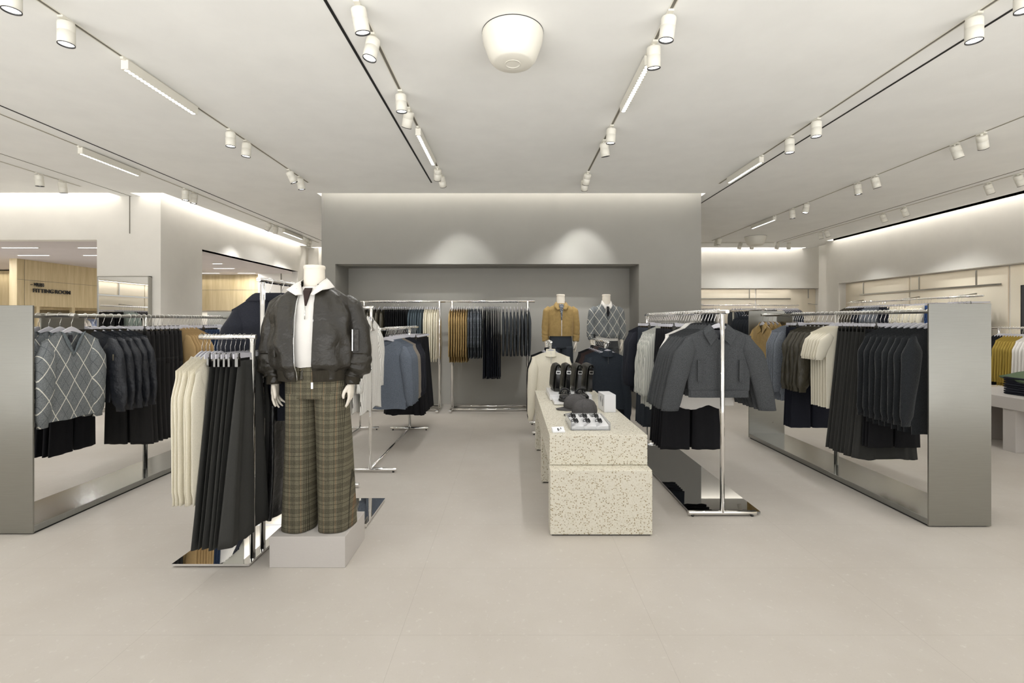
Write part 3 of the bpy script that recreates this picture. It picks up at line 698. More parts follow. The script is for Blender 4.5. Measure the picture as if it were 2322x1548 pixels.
def sleeve(mb, s, W, z0, L, out, r0, r1, seed, cuff=0.0, drop=0.055, n=16, R=16, fwd=0.02, fold=0.006, flat=0.8):
    rnd = random.Random(seed*3+s); ph = rnd.uniform(0, 6.3); rings = []
    for i in range(R+1):
        u = i/R
        xc = s*(W/2-0.028+out*(u**0.85)); zc = z0-drop*1.05-0.005-L*u; yc = -fwd*math.sin(PI*u)+rnd.uniform(-.001, .001)
        r = r0*(0.32+0.68*smooth(0, 0.20, u)); r = r*(1-u)+r1*u if u > 0.2 else r
        r = (r0*(0.32+0.68*smooth(0, 0.2, u)))*(1-u)+r1*u
        if cuff and u > 0.92: r = r1*cuff
        r += fold*math.sin(17*u+ph)*min(1, u*3)*0.25
        ring = []
        for k in range(n):
            a = 2*PI*k/n; rr = r+fold*0.5*math.sin(3*a+9*u+ph)
            # tilt rings at the shoulder so the cap is rounded
            dz = -s*0.0 - (0.55*(1-u)**3)*abs(rr)*max(0, math.cos(a)*s)
            ring.append((xc+rr*math.cos(a), yc+rr*flat*math.sin(a), zc+dz))
        rings.append(ring)
    mb.loft(rings, True, True)
def upper(W=0.46, Wh=0.44, L=0.70, t=0.028, neck=0.08, vd=0.06, sl=0.55, out=0.05, r0=0.075, r1=0.042, fold=0.007, seed=1, z0=-0.120, drop=0.055, cuff=0.8, rib=1, lowres=False, hem=0.004, flare=0.0, fwd=0.02, flat=0.8, sfold=0.004):
    mb = MB(); N, R = (28, 10) if lowres else (60, 24)
    mb.loft(body_rings(W, Wh, z0, z0-L, t, neck, vd, fold, seed, drop, N, R, flare, hem, rib), False, False)
    if sl:
        for s in (-1, 1): sleeve(mb, s, W, z0, sl, out, r0, r1, seed, cuff, drop, 8 if lowres else 16, 8 if lowres else 18, fwd, sfold, flat)
    return mb
def lower(W=0.36, Wh=0.44, L=1.0, t=0.022, split=0.30, fold=0.008, seed=1, z0=-0.135, lowres=False, flare=0.0, gap=0.01, pleat=18):
    mb = MB(); N, R = (28, 10) if lowres else (64, 22)
    rnd = random.Random(seed); p = rnd.uniform(0, 6.3)
    if not split:
        rings = []
        for i in range(R+1):
            v = i/R; hw = W/2*(1-v)+(Wh/2)*v; ring = []
            for j in range(N):
                a = 2*PI*j/N; c_, s_ = sg(math.cos(a), 0.8), sg(math.sin(a), 0.6); x = hw*c_
                y = t*(0.45+0.55*smooth(0, .3, v)+0.5*v)*s_ + fold*(0.15+v)*math.sin(pleat*c_+p) + 0.5*fold*v*math.sin(pleat*2.3*c_+p*2)
                ring.append((x, y, z0-L*v+(0.012*math.sin(5*c_+p) if v > .9 else 0)))
            rings.append(ring)
        mb.loft(rings, True, True); return mb
    rings = []; S = max(4, int(R*split))
    for i in range(S+1):
        v = i/S*split; hw = W/2*(1-v)+(Wh/2)*v; ring = []
        for j in range(N):
            a = 2*PI*j/N; c_, s_ = sg(math.cos(a), 0.8), sg(math.sin(a), 0.6); x = hw*c_
            ring.append((x, t*(0.4+0.6*smooth(0, .2, v))*s_+fold*v*math.sin(14*c_+p), z0-L*v))
        rings.append(ring)
    mb.loft(rings, True, True)
    n2 = 12 if lowres else 24
    for sd in (-1, 1):
        rings = []
        for i in range(R+1):
            u = i/R; v = split*0.82+(1-split*0.82)*u
            hwT = (W/2*(1-v)+Wh/2*v)+flare*u; h = hwT/2-gap*smooth(0, .3, u); cxx = sd*hwT/2; ring = []
            for j in range(n2):
                a = 2*PI*j/n2; c_, s_ = sg(math.cos(a), 0.8), sg(math.sin(a), 0.7); x = cxx+h*c_
                ring.append((x, t*s_*(1+0.1*u)+fold*v*math.sin(14*x/hwT+p+sd)+0.5*fold*math.sin(7*u+p)*u, z0-L*v))
            rings.append(ring)
        mb.loft(rings, True, True)
    return mb
def collar(zc=-0.110, wd=0.095, drop=0.075, t=0.03, point=0.05, stand=0.02):
    # pointed shirt collar: two leaves and a standing band behind the neck
    mb = MB()
    for s in (-1, 1):
        pts_top = [(s*0.010, -t*0.55, zc-0.075), (s*wd*0.55, -t*0.75, zc-0.015), (s*wd*0.80, 0.0, zc+stand), (s*wd*0.45, t*0.8, zc+stand+0.006), (0, t*0.95, zc+stand+0.008)]
        pts_bot = [(s*(0.018+point*0.75), -t*1.30, zc-drop-0.055), (s*(wd+point*0.5), -t*1.15, zc-0.060), (s*(wd+0.028), 0.0, zc-0.018), (s*wd*0.6, t*1.15, zc-0.012), (0, t*1.3, zc-0.012)]
        top2 = [(x*0.97, y+0.004, z) for x, y, z in pts_top]; bot2 = [(x*0.98, y+0.005, z) for x, y, z in pts_bot]
        a = [[Vector(q) for q in pts_top], [Vector(q) for q in pts_bot]]
        def dense(P):
            out = []
            for i in range(len(P)-1):
                for k in range(4): out.append(tuple(Vector(P[i]).lerp(Vector(P[i+1]), k/4)))
            out.append(P[-1]); return out
        T, B, T2, B2 = dense(pts_top), dense(pts_bot), dense(top2), dense(bot2)
        rings = [[T[i], B[i], B2[i], T2[i]] for i in range(len(T))]
        mb.loft(rings, True, True, smooth=False)
    return mb
def vrib(neck, vd, z0, t, wd=0.026):
    # ribbed V neck band following the neckline
    pf = [(-neck*(1-k/12), -t*0.75-0.003, z0-vd*(k/12)-0.004) for k in range(13)] + [(neck*(k/12), -t*0.75-0.003, z0-vd*(1-k/12)-0.004) for k in range(1, 13)]
    pb = [(neck*math.cos(PI*k/12), t*0.85*math.sin(PI*k/12)*1.0, z0-0.012-0.012*math.sin(PI*k/12)) for k in range(1, 12)]
    pts = pf+pb; rings = []
    n = len(pts); C0 = Vector((0, 0, z0-vd*0.30))
    for p in pts:
        p = Vector(p); d = Vector((p.x, 0, p.z-C0.z)); d = d.normalized()*wd/2 if d.length > 0 else Vector((0, 0, -wd/2))
        rings.append([p-d+Vector((0, -0.003, 0)), p+d+Vector((0, -0.002, 0)), p+d+Vector((0, 0.003, 0)), p-d+Vector((0, 0.003, 0))])
    mb = MB(); mb.loft(rings+[rings[0]], False, False, smooth=True); return mb
M['argyle_rib'] = fabric('argyle_rib', srgb(112, 120, 124), 0.3, 160, fine=(1, 0.05, 0.4), bmp=1.0)

# ---- hangers
def make_wood_hanger(nm='coat_hanger', hook_r=0.020):
    mb = MB(); rings = []
    for i in range(25):
        u = -1+2*i/24; x = 0.190*u; z = -0.100-0.088*(abs(u)**1.3); h = 0.014+0.020*math.exp(-(u*2.8)**2); d = 0.0065-0.002*abs(u)
        y = 0.012*abs(u)**2
        rings.append([(x, y-d, z-h/2), (x, y+d, z-h/2), (x, y+d, z+h/2), (x, y-d, z+h/2)])
    mb.loft(rings, True, True, smooth=False)
    o = mb.obj(nm, M['hanger']); bevel(o, 0.002, 1)
    pts = [(hook_r*math.cos(a), 0, hook_r*math.sin(a)) for a in [math.radians(200-12*k) for k in range(21)]] + [(0.006, 0, -0.045), (0, 0, -0.055), (0, 0, -0.085)]
    MB().tube(pts, 0.0022, 6).obj('hook', M['chrome'], o); return o
def make_clip_hanger():
    o = MB().box(-0.19, 0.19, -0.004, 0.004, -0.118, -0.092).obj('clip_hanger', M['hanger'])
    pts = [(0.020*math.cos(a), 0, 0.020*math.sin(a)) for a in [math.radians(200-12*k) for k in range(21)]] + [(0.006, 0, -0.045), (0, 0, -0.055), (0, 0, -0.092)]
    MB().tube(pts, 0.0022, 6).obj('hook', M['chrome'], o)
    for s in (-1, 1):
        MB().box(s*0.15-0.013, s*0.15+0.013, -0.011, 0.011, -0.165, -0.110).box(s*0.15-0.005, s*0.15+0.005, -0.014, 0.014, -0.122, -0.086).obj('clip', M['clip'], o)
    return o
WH = make_wood_hanger(); CH = make_clip_hanger()
tmpl = [WH, CH]; hused = {WH.name: False, CH.name: False}
def get_hanger(h):
    nm = h.name
    if not hused[nm]: hused[nm] = True; return h
    return copy_tree(h)

# ---- garment templates: function -> root object with parts
def G(nm, mb, mat, parts=()):
    o = mb.obj(nm, M[mat])
    for pn, pm, pmat in parts: pm.obj(pn, M[pmat], o)
    return o
class Tm:
    def __init__(s, fn): s.fn = fn; s.var = [None, None, None]; s.k = 0
    def get(s):
        i = s.k % len(s.var); s.k += 1
        if s.var[i] is None: s.var[i] = s.fn(i+1); return s.var[i]
        return copy_tree(s.var[i])
zipm = lambda L, z, x=0.0, y=-0.034, w_=0.006: MB().box(x-w_/2, x+w_/2, y-0.002, y+0.002, z-L, z)
def T_argyle(i):
    return G('argyle_sweater', upper(0.47, 0.45, 0.64, 0.032, 0.085, 0.17, 0.60, 0.02, 0.080, 0.048, 0.006, i, drop=0.06), 'argyle', [('neck_band', vrib(0.088, 0.165, -0.120, 0.032, 0.028), 'argyle_rib'),
        ('care_label', MB().box(-0.014, 0.014, 0.006, 0.010, -0.20, -0.145), 'ink')])
def T_bomber(col, L=0.62, zipc='gold_zip', nm='bomber_jacket'):
    return lambda i: G(nm, upper(0.50, 0.44, L, 0.040, 0.085, 0.06, 0.60, 0.07, 0.095, 0.050, 0.014, i, drop=0.05, cuff=0.72, sfold=0.014), col, [('zip', zipm(L-0.06, -0.18, y=-0.050), zipc),
        ('collar', MB().loft([[(0.075*math.cos(a), 0.035*math.sin(a), z) for a in [2*PI*k/20 for k in range(20)]] for z in (-0.16, -0.135, -0.108)], False, False), 'rib'),
        ('sleeve_zip', MB().box(0.258, 0.266, -0.079, -0.073, -0.44, -0.31), zipc)])
def T_woolj(i):
    L = 0.52
    return G('wool_jacket', upper(0.50, 0.46, L, 0.036, 0.078, 0.09, 0.56, 0.15, 0.088, 0.068, 0.009, i, drop=0.055, cuff=0, rib=1), 'grey_wool', [('collar', collar(-0.108, 0.085, 0.085, 0.055, 0.075), 'grey_wool'),
        ('zip', zipm(L-0.10, -0.21, y=-0.060, w_=0.008), 'zip'), ('lining', MB().box(-0.068, 0.068, 0.004, 0.010, -0.26, -0.135), 'navy_satin'), ('pocket_welt', MB().box(-0.172, -0.142, -0.064, -0.046, -0.52, -0.36), 'grey_wool'), ('pocket_welt', MB().box(0.142, 0.172, -0.064, -0.046, -0.52, -0.36), 'grey_wool'),
        ('hem_band', MB().loft([[((0.226+0.004*math.sin(k*PI/2))*sg(math.cos(2*PI*k/72), .7), (0.046+0.003*math.sin(k*1.6))*sg(math.sin(2*PI*k/72), .6), z) for k in range(72)] for z in (-0.118-L-0.004, -0.118-L+0.02, -0.118-L+0.05)], False, False), 'grey_wool')])
def T_camel(i):
    return G('suede_jacket', upper(0.48, 0.46, 0.66, 0.036, 0.075, 0.09, 0.60, 0.06, 0.08, 0.055, 0.011, i, cuff=0, rib=0), 'camel_suede', [('collar', collar(-0.108, 0.085, 0.06, 0.040, 0.05), 'camel_suede')])
def T_shirt(mat, nm, L=0.80, cl=True):
    return lambda i: G(nm, upper(0.47, 0.50, L, 0.028, 0.07, 0.07, 0.60, 0.07, 0.075, 0.045, 0.016, i, cuff=1.1, rib=0, hem=0.02, sfold=0.012), mat, [('collar', collar(-0.108, 0.075, 0.05, 0.036, 0.035), mat)] if cl else [])
def T_knit(mat, nm, L=0.70, sl=0.60, t=0.028, W=0.46, fold=0.007, r0=0.078, vd=0.05, rib=1, low=False, out=0.055):
    return lambda i: G(nm, upper(W, W-0.01, L, t, 0.100, vd+0.015, sl, out, r0, 0.043, fold, i, rib=rib, lowres=low), mat)
def T_halfzip(mat, nm):
    return lambda i: G(nm, upper(0.48, 0.47, 0.72, 0.03, 0.055, 0.035, 0.80, 0.045, 0.075, 0.042, 0.006, i), mat, [
        ('collar', MB().loft([[((0.058+dd)*math.cos(a), (0.030+dd)*math.sin(a), z+(0.012 if math.sin(a) > 0 else -0.012*abs(math.sin(a)))) for a in [2*PI*k/24 for k in range(24)]] for z, dd in ((-0.165, 0.02), (-0.13, 0.006), (-0.092, 0.0), (-0.092, -0.004), (-0.13, 0.0))], False, False), mat),
        ('zip', zipm(0.15, -0.115, y=-0.036, w_=0.005), 'zip')])
def T_skirt(mat, nm, L=0.95, W=0.34, Wh=0.52, fold=0.014, t=0.020, low=False, pleat=18):
    return lambda i: G(nm, lower(W, Wh, L, t, 0, fold, i, lowres=low, pleat=pleat), mat)
def T_trs(mat, nm, L=1.0, W=0.38, Wh=0.46, t=0.020, fold=0.009, low=False, flare=0.0):
    return lambda i: G(nm, lower(W, Wh, L, t, 0.30, fold, i, lowres=low, flare=flare), mat)
FARH, FARK = MB(), MB()
def row(tm, n, p0, p1, rotz, zr, desc, cat, where, hanger='wood', jit=0.7, full=False, side='from the near end', far=False):
    """n garments, each on a hanger of its own, hung between p0 and p1 on a rail at height zr"""
    T_ = Tm(tm); h0 = WH if hanger == 'wood' else CH
    rb = 0.0
    dist = math.hypot(p1[0]-p0[0], p1[1]-p0[1]); sp = dist/(n-1) if n > 1 else 9
    dx, dy = ((p0[0]-p1[0])/dist, (p0[1]-p1[1])/dist) if n > 1 and dist > 0 else (0, 0)
    for k in range(n):
        u = k/(n-1) if n > 1 else 0.0
        x = p0[0]+(p1[0]-p0[0])*u+random.uniform(-1, 1)*0.004*(abs(p1[0]-p0[0]) > 0.02); y = p0[1]+(p1[1]-p0[1])*u+random.uniform(-1, 1)*0.004*(abs(p1[1]-p0[1]) > 0.02)
        rz = rotz+math.radians(rb+random.uniform(-jit, jit))
        o = T_.get(); ys_ = [v.co.y for v in o.data.vertices]; D = max(ys_)-min(ys_)
        sy = min(1.0, 0.92*sp/D)
        if k == 0 and full and n > 1:
            s0 = min(1.0, 0.085/D); sh = max(0, (s0*D-sp)/2)*0.8; x += dx*sh; y += dy*sh; sy = s0
        o.scale = (1, sy, 1); o.location = (x, y, zr); o.rotation_euler = (0, 0, rz)
        pos = ('%s %s' % (ordn[k], side)) if n > 1 else ''
        tag(o, ('%s %s, %s' % (desc, where, pos)).rstrip(', '), cat, '%s %s' % (desc, where) if n > 1 else None)
        if far:
            for src, dst in ((h0, FARH), (h0.children[0], FARK)):
                Mx = Matrix.Translation((x, y, zr)) @ Matrix.Rotation(rz, 4, 'Z')
                dst.add([Mx @ v.co for v in src.data.vertices], [tuple(p.vertices) for p in src.data.polygons], False)
            continue
        h = get_hanger(h0); h.location = (x, y, zr); h.rotation_euler = (0, 0, rz); h.scale = (1, min(1.0, max(0.5, sy*1.2)), 1)
        hn = 'grey hanger' if hanger == 'wood' else 'grey clip hanger'
        tag(h, ('%s of %s %s, %s' % (hn, desc, where, pos)).rstrip(', '), 'hanger', ('hangers of %s %s' % (desc, where)) if n > 1 else None)
R90 = PI/2
# ----- left steel frame
zl = 1.49
row(T_argyle, 5, (-3.27, 3.59), (-3.60, 3.59), R90, zl, 'grey argyle sweater', 'sweater', 'on left steel frame', side='from its tip', jit=2, full=True)
row(T_bomber('navy_satin', 0.58), 5, (-3.47, 3.93), (-3.47, 4.27), 0, zl, 'navy satin jacket', 'jacket', 'on left steel frame', full=True)
row(T_trs('black_twill', 'trousers', 1.02, 0.38, 0.46), 8, (-3.47, 4.38), (-3.47, 4.80), 0, zl, 'black trousers', 'trousers', 'on left steel frame', 'clip')
row(T_knit('tan_knit', 'sweater', 0.66), 7, (-3.47, 4.88), (-3.47, 5.16), 0, zl, 'tan sweater', 'sweater', 'on left steel frame')
row(T_trs('denim', 'jeans', 0.95), 6, (-3.47, 5.21), (-3.47, 5.42), 0, zl, 'blue jeans', 'jeans', 'on left steel frame', 'clip')
row(T_shirt('white_cotton', 'shirt', 0.7, False), 5, (-3.47, 5.46), (-3.47, 5.60), 0, zl, 'white shirt', 'shirt', 'on left steel frame')
row(T_knit('navy_wool', 'sweater', 0.66), 4, (-3.47, 5.64), (-3.47, 5.74), 0, zl, 'black sweater', 'sweater', 'on left steel frame')
row(T_trs('black_cotton', 'trousers', 1.0), 4, (-3.70, 4.08), (-3.86, 4.08), R90, zl, 'black trousers', 'trousers', 'behind the argyle sweaters', 'clip')
# ----- right steel frame
zr_ = 1.52
row(T_knit('black_fuzzy', 'sweater', 0.78, 0.66, 0.034, 0.50, 0.008, 0.085), 8, (3.15, 3.53), (3.15, 3.97), 0, zr_, 'black fuzzy sweater', 'sweater', 'on right steel frame')
row(T_trs('black_cotton', 'trousers', 0.98), 3, (3.15, 3.99), (3.15, 4.05), 0, zr_, 'black trousers', 'trousers', 'behind the fuzzy sweaters', 'clip')
row(T_skirt('charcoal_skirt', 'skirt', 1.10, 0.34, 0.56), 8, (3.15, 4.09), (3.15, 4.42), 0, zr_, 'long charcoal skirt', 'skirt', 'on right steel frame', 'clip')
row(T_knit('ivory_cotton', 'tee', 0.76, 0.25, 0.028, 0.50, 0.014, 0.072, 0.04, 0, out=0.09), 7, (3.15, 4.47), (3.15, 4.70), 0, zr_, 'ivory short sleeved top', 'top', 'on right steel frame')
row(T_bomber('olive_satin', 0.60, 'zip'), 5, (3.15, 4.77), (3.15, 5.05), 0, zr_, 'dark olive bomber jacket', 'jacket', 'on right steel frame')
row(T_trs('indigo', 'trousers', 1.06), 6, (3.15, 5.09), (3.15, 5.22), 0, zr_, 'indigo trousers', 'trousers', 'on right steel frame', 'clip')
row(T_knit('grey_fuzzy', 'sweater', 0.82, 0.66, 0.032, 0.49, 0.008, 0.085), 5, (3.15, 5.26), (3.15, 5.42), 0, zr_, 'blue grey fuzzy sweater', 'sweater', 'on right steel frame')
row(T_camel, 8, (2.96, 5.68), (3.30, 5.68), -R90, zr_, 'camel suede jacket', 'jacket', 'on right steel frame', side='from aisle side', jit=2, full=True)
# ----- rack right of the table
zc_ = 1.515
row(T_woolj, 7, (1.56, 3.66), (1.56, 4.04), 0, zc_, 'charcoal wool jacket', 'jacket', 'on the dark mirror rack', jit=2, full=True)
row(T_shirt('white_cotton', 'shirt', 0.68), 3, (1.56, 4.10), (1.56, 4.18), 0, zc_, 'white shirt', 'shirt', 'on the dark mirror rack')
row(T_trs('black_cotton', 'trousers', 1.05, 0.42, 0.56, fold=0.012), 6, (1.56, 4.22), (1.56, 4.54), 0, zc_, 'black jeans', 'jeans', 'on the dark mirror rack', 'clip')
row(T_shirt('pale_stripe', 'shirt', 0.78), 7, (1.56, 4.60), (1.56, 4.92), 0, zc_, 'pale striped shirt', 'shirt', 'on dark mirror rack')
row(T_trs('grey_trouser', 'trousers', 1.02), 6, (1.56, 4.98), (1.56, 5.26), 0, zc_, 'slate trousers', 'trousers', 'on the dark mirror rack', 'clip')
row(T_knit('navy_wool', 'sweater', 0.74), 4, (1.56, 5.32), (1.56, 5.52), 0, zc_, 'black sweater', 'sweater', 'on the dark mirror rack')
# ----- front left rack
row(T_skirt('charcoal_skirt', 'skirt', 1.02, 0.28, 0.60, 0.022, 0.022, pleat=11), 6, (-1.59, 2.92), (-1.73, 2.92), R90, 1.352, 'charcoal skirt', 'skirt', 'on low arm beside the mannequin', 'clip', 2, side='from right', full=True)
row(T_knit('cream_knit', 'sweater', 0.80, 0.74, 0.024, 0.48, 0.004, 0.07, out=0.02), 6, (-1.755, 2.92), (-1.87, 2.92), R90, 1.352, 'ivory ribbed knit', 'sweater', 'on low arm', jit=1.5, side='from right')
row(T_trs('leather', 'trousers', 1.02, 0.38, 0.52, 0.026, 0.016), 3, (-1.545, 3.27), (-1.64, 3.27), R90, 1.352, 'black leather look trousers', 'trousers', 'behind the charcoal skirts', 'clip', 2, side='from right', full=True)
def T_coat(i):
    return G('wool_coat', upper(0.50, 0.50, 0.80, 0.05, 0.09, 0.03, 0.58, 0.045, 0.095, 0.065, 0.010, i, drop=0.075, cuff=0, rib=0, z0=-0.10), 'navy_wool', [('collar', MB().loft([[((0.13+d_)*sg(math.cos(2*PI*k/32), .7), (0.05+d_*0.4)*math.sin(2*PI*k/32), z) for k in range(32)] for z, d_ in ((-0.075, -0.035), (-0.085, -0.015), (-0.125, 0.03), (-0.128, 0.02))], False, False), 'navy_wool')])
row(T_coat, 3, (-1.567, 3.13), (-1.567, 3.45), 0, 1.705, 'navy wool coat', 'coat', 'on tall rail beside mannequin', jit=1, full=True)
# ----- back left rack
row(T_shirt('stripe_shirt', 'shirt', 0.86), 6, (-1.37, 4.66), (-1.67, 4.66), math.radians(86), 1.576, 'white striped shirt', 'shirt', 'behind the mannequin', jit=2, side='from right', full=True)
row(T_knit('blue_knit', 'sweater', 0.74, 0.64), 6, (-1.357, 5.22), (-1.357, 5.50), 0, 1.36, 'slate blue sweater', 'sweater', 'behind the mannequin', full=True)
row(T_knit('taupe_knit', 'sweater', 0.72, 0.62), 3, (-1.357, 5.56), (-1.357, 5.66), 0, 1.36, 'taupe sweater', 'sweater', 'behind the mannequin')
row(T_knit('navy_wool', 'sweater', 0.74, 0.62), 5, (-1.357, 5.74), (-1.357, 5.98), 0, 1.36, 'dark navy sweater', 'sweater', 'behind the mannequin')
row(T_skirt('black_cotton', 'skirt', 0.95, 0.36, 0.52), 8, (-1.357, 6.08), (-1.357, 6.80), 0, 1.36, 'black skirt', 'skirt', 'behind the taupe sweaters', 'clip')
# ----- racks in the grey niche
zn = 1.765; yn = 7.87
kw = dict(side='from left')
row(T_knit('olive_satin', 'jacket', 0.66, low=True), 6, (-2.44, yn), (-2.08, yn), R90, zn, 'dark olive jacket', 'jacket', 'in the grey niche', **kw)
row(T_trs('black_cotton', 'trousers', 0.85, low=True), 11, (-2.02, yn), (-1.69, yn), R90, zn, 'black trousers', 'trousers', 'in the grey niche', 'clip', **kw)
row(T_knit('teal_knit', 'sweater', 0.66, low=True), 6, (-1.64, yn), (-1.45, yn), R90, zn, 'teal grey sweater', 'sweater', 'in the grey niche', **kw)
row(T_knit('ivory_cotton', 'top', 0.80, 0.78, low=True), 7, (-1.40, yn), (-1.20, yn), R90, zn, 'ivory long sleeved top', 'top', 'in the grey niche', **kw)
row(T_knit('boucle', 'sweater', 0.86, 0.70, 0.032, fold=0.012), 8, (-0.99, yn), (-0.73, yn), R90, zn, 'tan boucle sweater', 'sweater', 'in the grey niche', **kw)
row(T_knit('tweed', 'top', 0.80, 0.55, 0.026), 8, (-0.69, yn), (-0.50, yn), R90, zn, 'speckled tweed top', 'top', 'in the grey niche', **kw)
row(T_skirt('indigo', 'skirt', 1.10, 0.34, 0.46), 10, (-0.46, yn), (-0.20, yn), R90, zn, 'navy skirt', 'skirt', 'in the grey niche', 'clip', **kw)
row(T_knit('charcoal', 'sweatshirt', 0.76, 0.66, 0.046), 8, (-0.14, yn), (0.27, yn), R90, zn, 'charcoal sweatshirt', 'sweatshirt', 'in the grey niche', **kw)
# ----- racks behind the table
row(T_halfzip('cream_knit', 'half_zip_sweater'), 1, (0.49, 6.10), (0.49, 6.10), 0, 1.175, 'cream half zip sweater', 'sweater', 'facing front behind the terrazzo table', jit=1)
row(T_halfzip('black_cotton', 'half_zip_sweater'), 3, (0.49, 6.22), (0.49, 6.42), 0, 1.175, 'black half zip sweater', 'sweater', 'behind the cream one', jit=1)
row(T_halfzip('navy_knit', 'half_zip_sweater'), 1, (1.205, 6.10), (1.205, 6.10), 0, 1.175, 'slate navy half zip sweater', 'sweater', 'facing front right behind the table', jit=1)
row(T_halfzip('navy_knit', 'half_zip_sweater'), 3, (1.205, 6.20), (1.205, 6.42), 0, 1.175, 'slate navy half zip', 'sweater', 'behind the front one', jit=1)
row(T_halfzip('brown_knit', 'half_zip_sweater'), 3, (1.205, 6.54), (1.205, 6.78), 0, 1.175, 'dark brown half zip', 'sweater', 'behind slate navy ones', jit=1)
row(T_halfzip('black_cotton', 'half_zip_sweater'), 2, (1.205, 6.92), (1.205, 7.05), 0, 1.175, 'black half zip sweater', 'sweater', 'behind the brown ones', jit=1)
# ----- right wall rail (runs away along the wall)
def L_(mat, L=0.75): return T_knit(mat, 'sweater', L, 0.6, low=True)
def Lt(mat, L=0.95): return T_trs(mat, 'trousers', L, low=True)
wr = [('olive_satin', 6, 'dark olive jacket', 'jacket', 10.95, 11.32, 0), ('navy_wool', 3, 'black sweater', 'sweater', 10.72, 10.86, 0), ('grey_fuzzy', 6, 'grey blue sweater', 'sweater', 10.25, 10.62, 0), ('indigo', 4, 'navy trousers', 'trousers', 9.98, 10.16, 1),
      ('ivory_cotton', 6, 'cream trousers', 'trousers', 9.55, 9.88, 1), ('ivory_cotton', 6, 'cream sweater', 'sweater', 9.12, 9.46, 0), ('blue_denim', 6, 'blue jeans', 'jeans', 8.82, 9.04, 1), ('white_cotton', 5, 'white shirt', 'shirt', 8.50, 8.74, 0), ('black_cotton', 4, 'black trousers', 'trousers', 8.18, 8.40, 1)]
for mat, n, d_, c_, ya, yb, tr in wr:
    row((Lt(mat) if tr else L_(mat)), n, (7.9, ya), (7.9, yb), 0, 1.87, d_, c_, 'on the right wall rail', 'clip' if tr else 'wood', far=True)
bw = [('charcoal', 4, 'charcoal trousers', 'trousers', 5.15, 5.4, 1), ('white_cotton', 3, 'white shirt', 'shirt', 5.48, 5.62, 0), ('grey_trouser', 4, 'slate sweater', 'sweater', 6.0, 6.22, 0), ('black_cotton', 5, 'black trousers', 'trousers', 6.28, 6.52, 1), ('white_cotton', 4, 'pale tee', 'shirt', 6.58, 6.76, 0),
      ('charcoal', 4, 'dark checked trousers', 'trousers', 6.80, 6.98, 1), ('indigo', 3, 'navy jeans', 'jeans', 7.0, 7.1, 1), ('ivory_cotton', 3, 'cream knit', 'sweater', 7.14, 7.26, 0), ('charcoal', 6, 'charcoal knit', 'sweater', 7.32, 7.56, 0), ('grey_trouser', 5, 'blue grey knit', 'sweater', 7.60, 7.76, 0)]
for mat, n, d_, c_, xa, xb, tr in bw:
    row((Lt(mat) if tr else L_(mat)), n, (xa, 13.15), (xb, 13.15), R90, 1.87, d_, c_, 'on the far back wall rail', 'clip' if tr else 'wood', far=True, side='from left')
lw = [('black_cotton', 5, 'black trousers', 'trousers', 4.75, 4.5, 1), ('mint', 5, 'mint shirt', 'shirt', 4.38, 4.10, 0), ('black_cotton', 6, 'black sweater', 'sweater', 4.0, 3.66, 0), ('grey_trouser', 6, 'slate jeans', 'jeans', 3.58, 3.26, 1), ('white_cotton', 6, 'white shirt', 'shirt', 3.16, 2.80, 0)]
for mat, n, d_, c_, ya, yb, tr in lw:
    row((Lt(mat) if tr else L_(mat)), n, (-8.95, ya), (-8.95, yb), 0, 1.78, d_, c_, 'seen in the standing mirror', 'clip' if tr else 'wood', far=True, side='from the pillar')
row(T_shirt('grey_trouser', 'shirt', 0.62), 8, (4.85, 9.3), (4.85, 10.1), 0, 1.66, 'grey denim shirt', 'shirt', 'behind the right frame')
for mat, n, d_, ya, yb in (('black_cotton', 4, 'black top', 7.24, 7.12), ('mustard', 7, 'mustard top', 7.08, 6.84), ('white_cotton', 5, 'white top', 6.80, 6.62)):
    row(T_knit(mat, 'top', 0.72), n, (7.31, ya), (7.31, yb), 0, 1.345, d_, 'top', 'at the right edge', side='from the far end')
for mat, n, d_, ya, yb in ((('white_cotton', 6, 'white shirt', 10.35, 10.95), ('lightblue', 2, 'light blue shirt', 11.05, 11.2), ('white_cotton', 5, 'pale shirt', 11.5, 12.0), ('lightblue', 2, 'blue shirt', 12.1, 12.25), ('white_cotton', 3, 'white tee', 12.5, 12.9))):
    row(L_(mat), n, (-10.70, ya), (-10.70, yb), 0, 1.62, d_, 'shirt', 'below the fitting room sign', far=True)
fh = FARH.obj('coat_hangers', M['hanger']); tag(fh, 'many small grey hangers on the distant wall rails behind the front racks', 'hangers', None, 'stuff')
FARK.obj('hooks', M['chrome'], fh)

# paper price tags hanging on two of the skirts
for o in list(bpy.data.objects):
    lb = o.get('label', '')
    if lb == 'charcoal skirt on low arm beside the mannequin, first from right' or lb == 'long charcoal skirt on right steel frame, first from the near end':
        q = MB().box(-0.018, 0.018, -0.0015, 0.0015, -0.085, 0.0).obj('price_tag', M['paper'], o); q.location = (0.10 if 'low arm' in lb else -0.10, -0.075, -0.19); q.rotation_euler = (0, 0.15, 0)
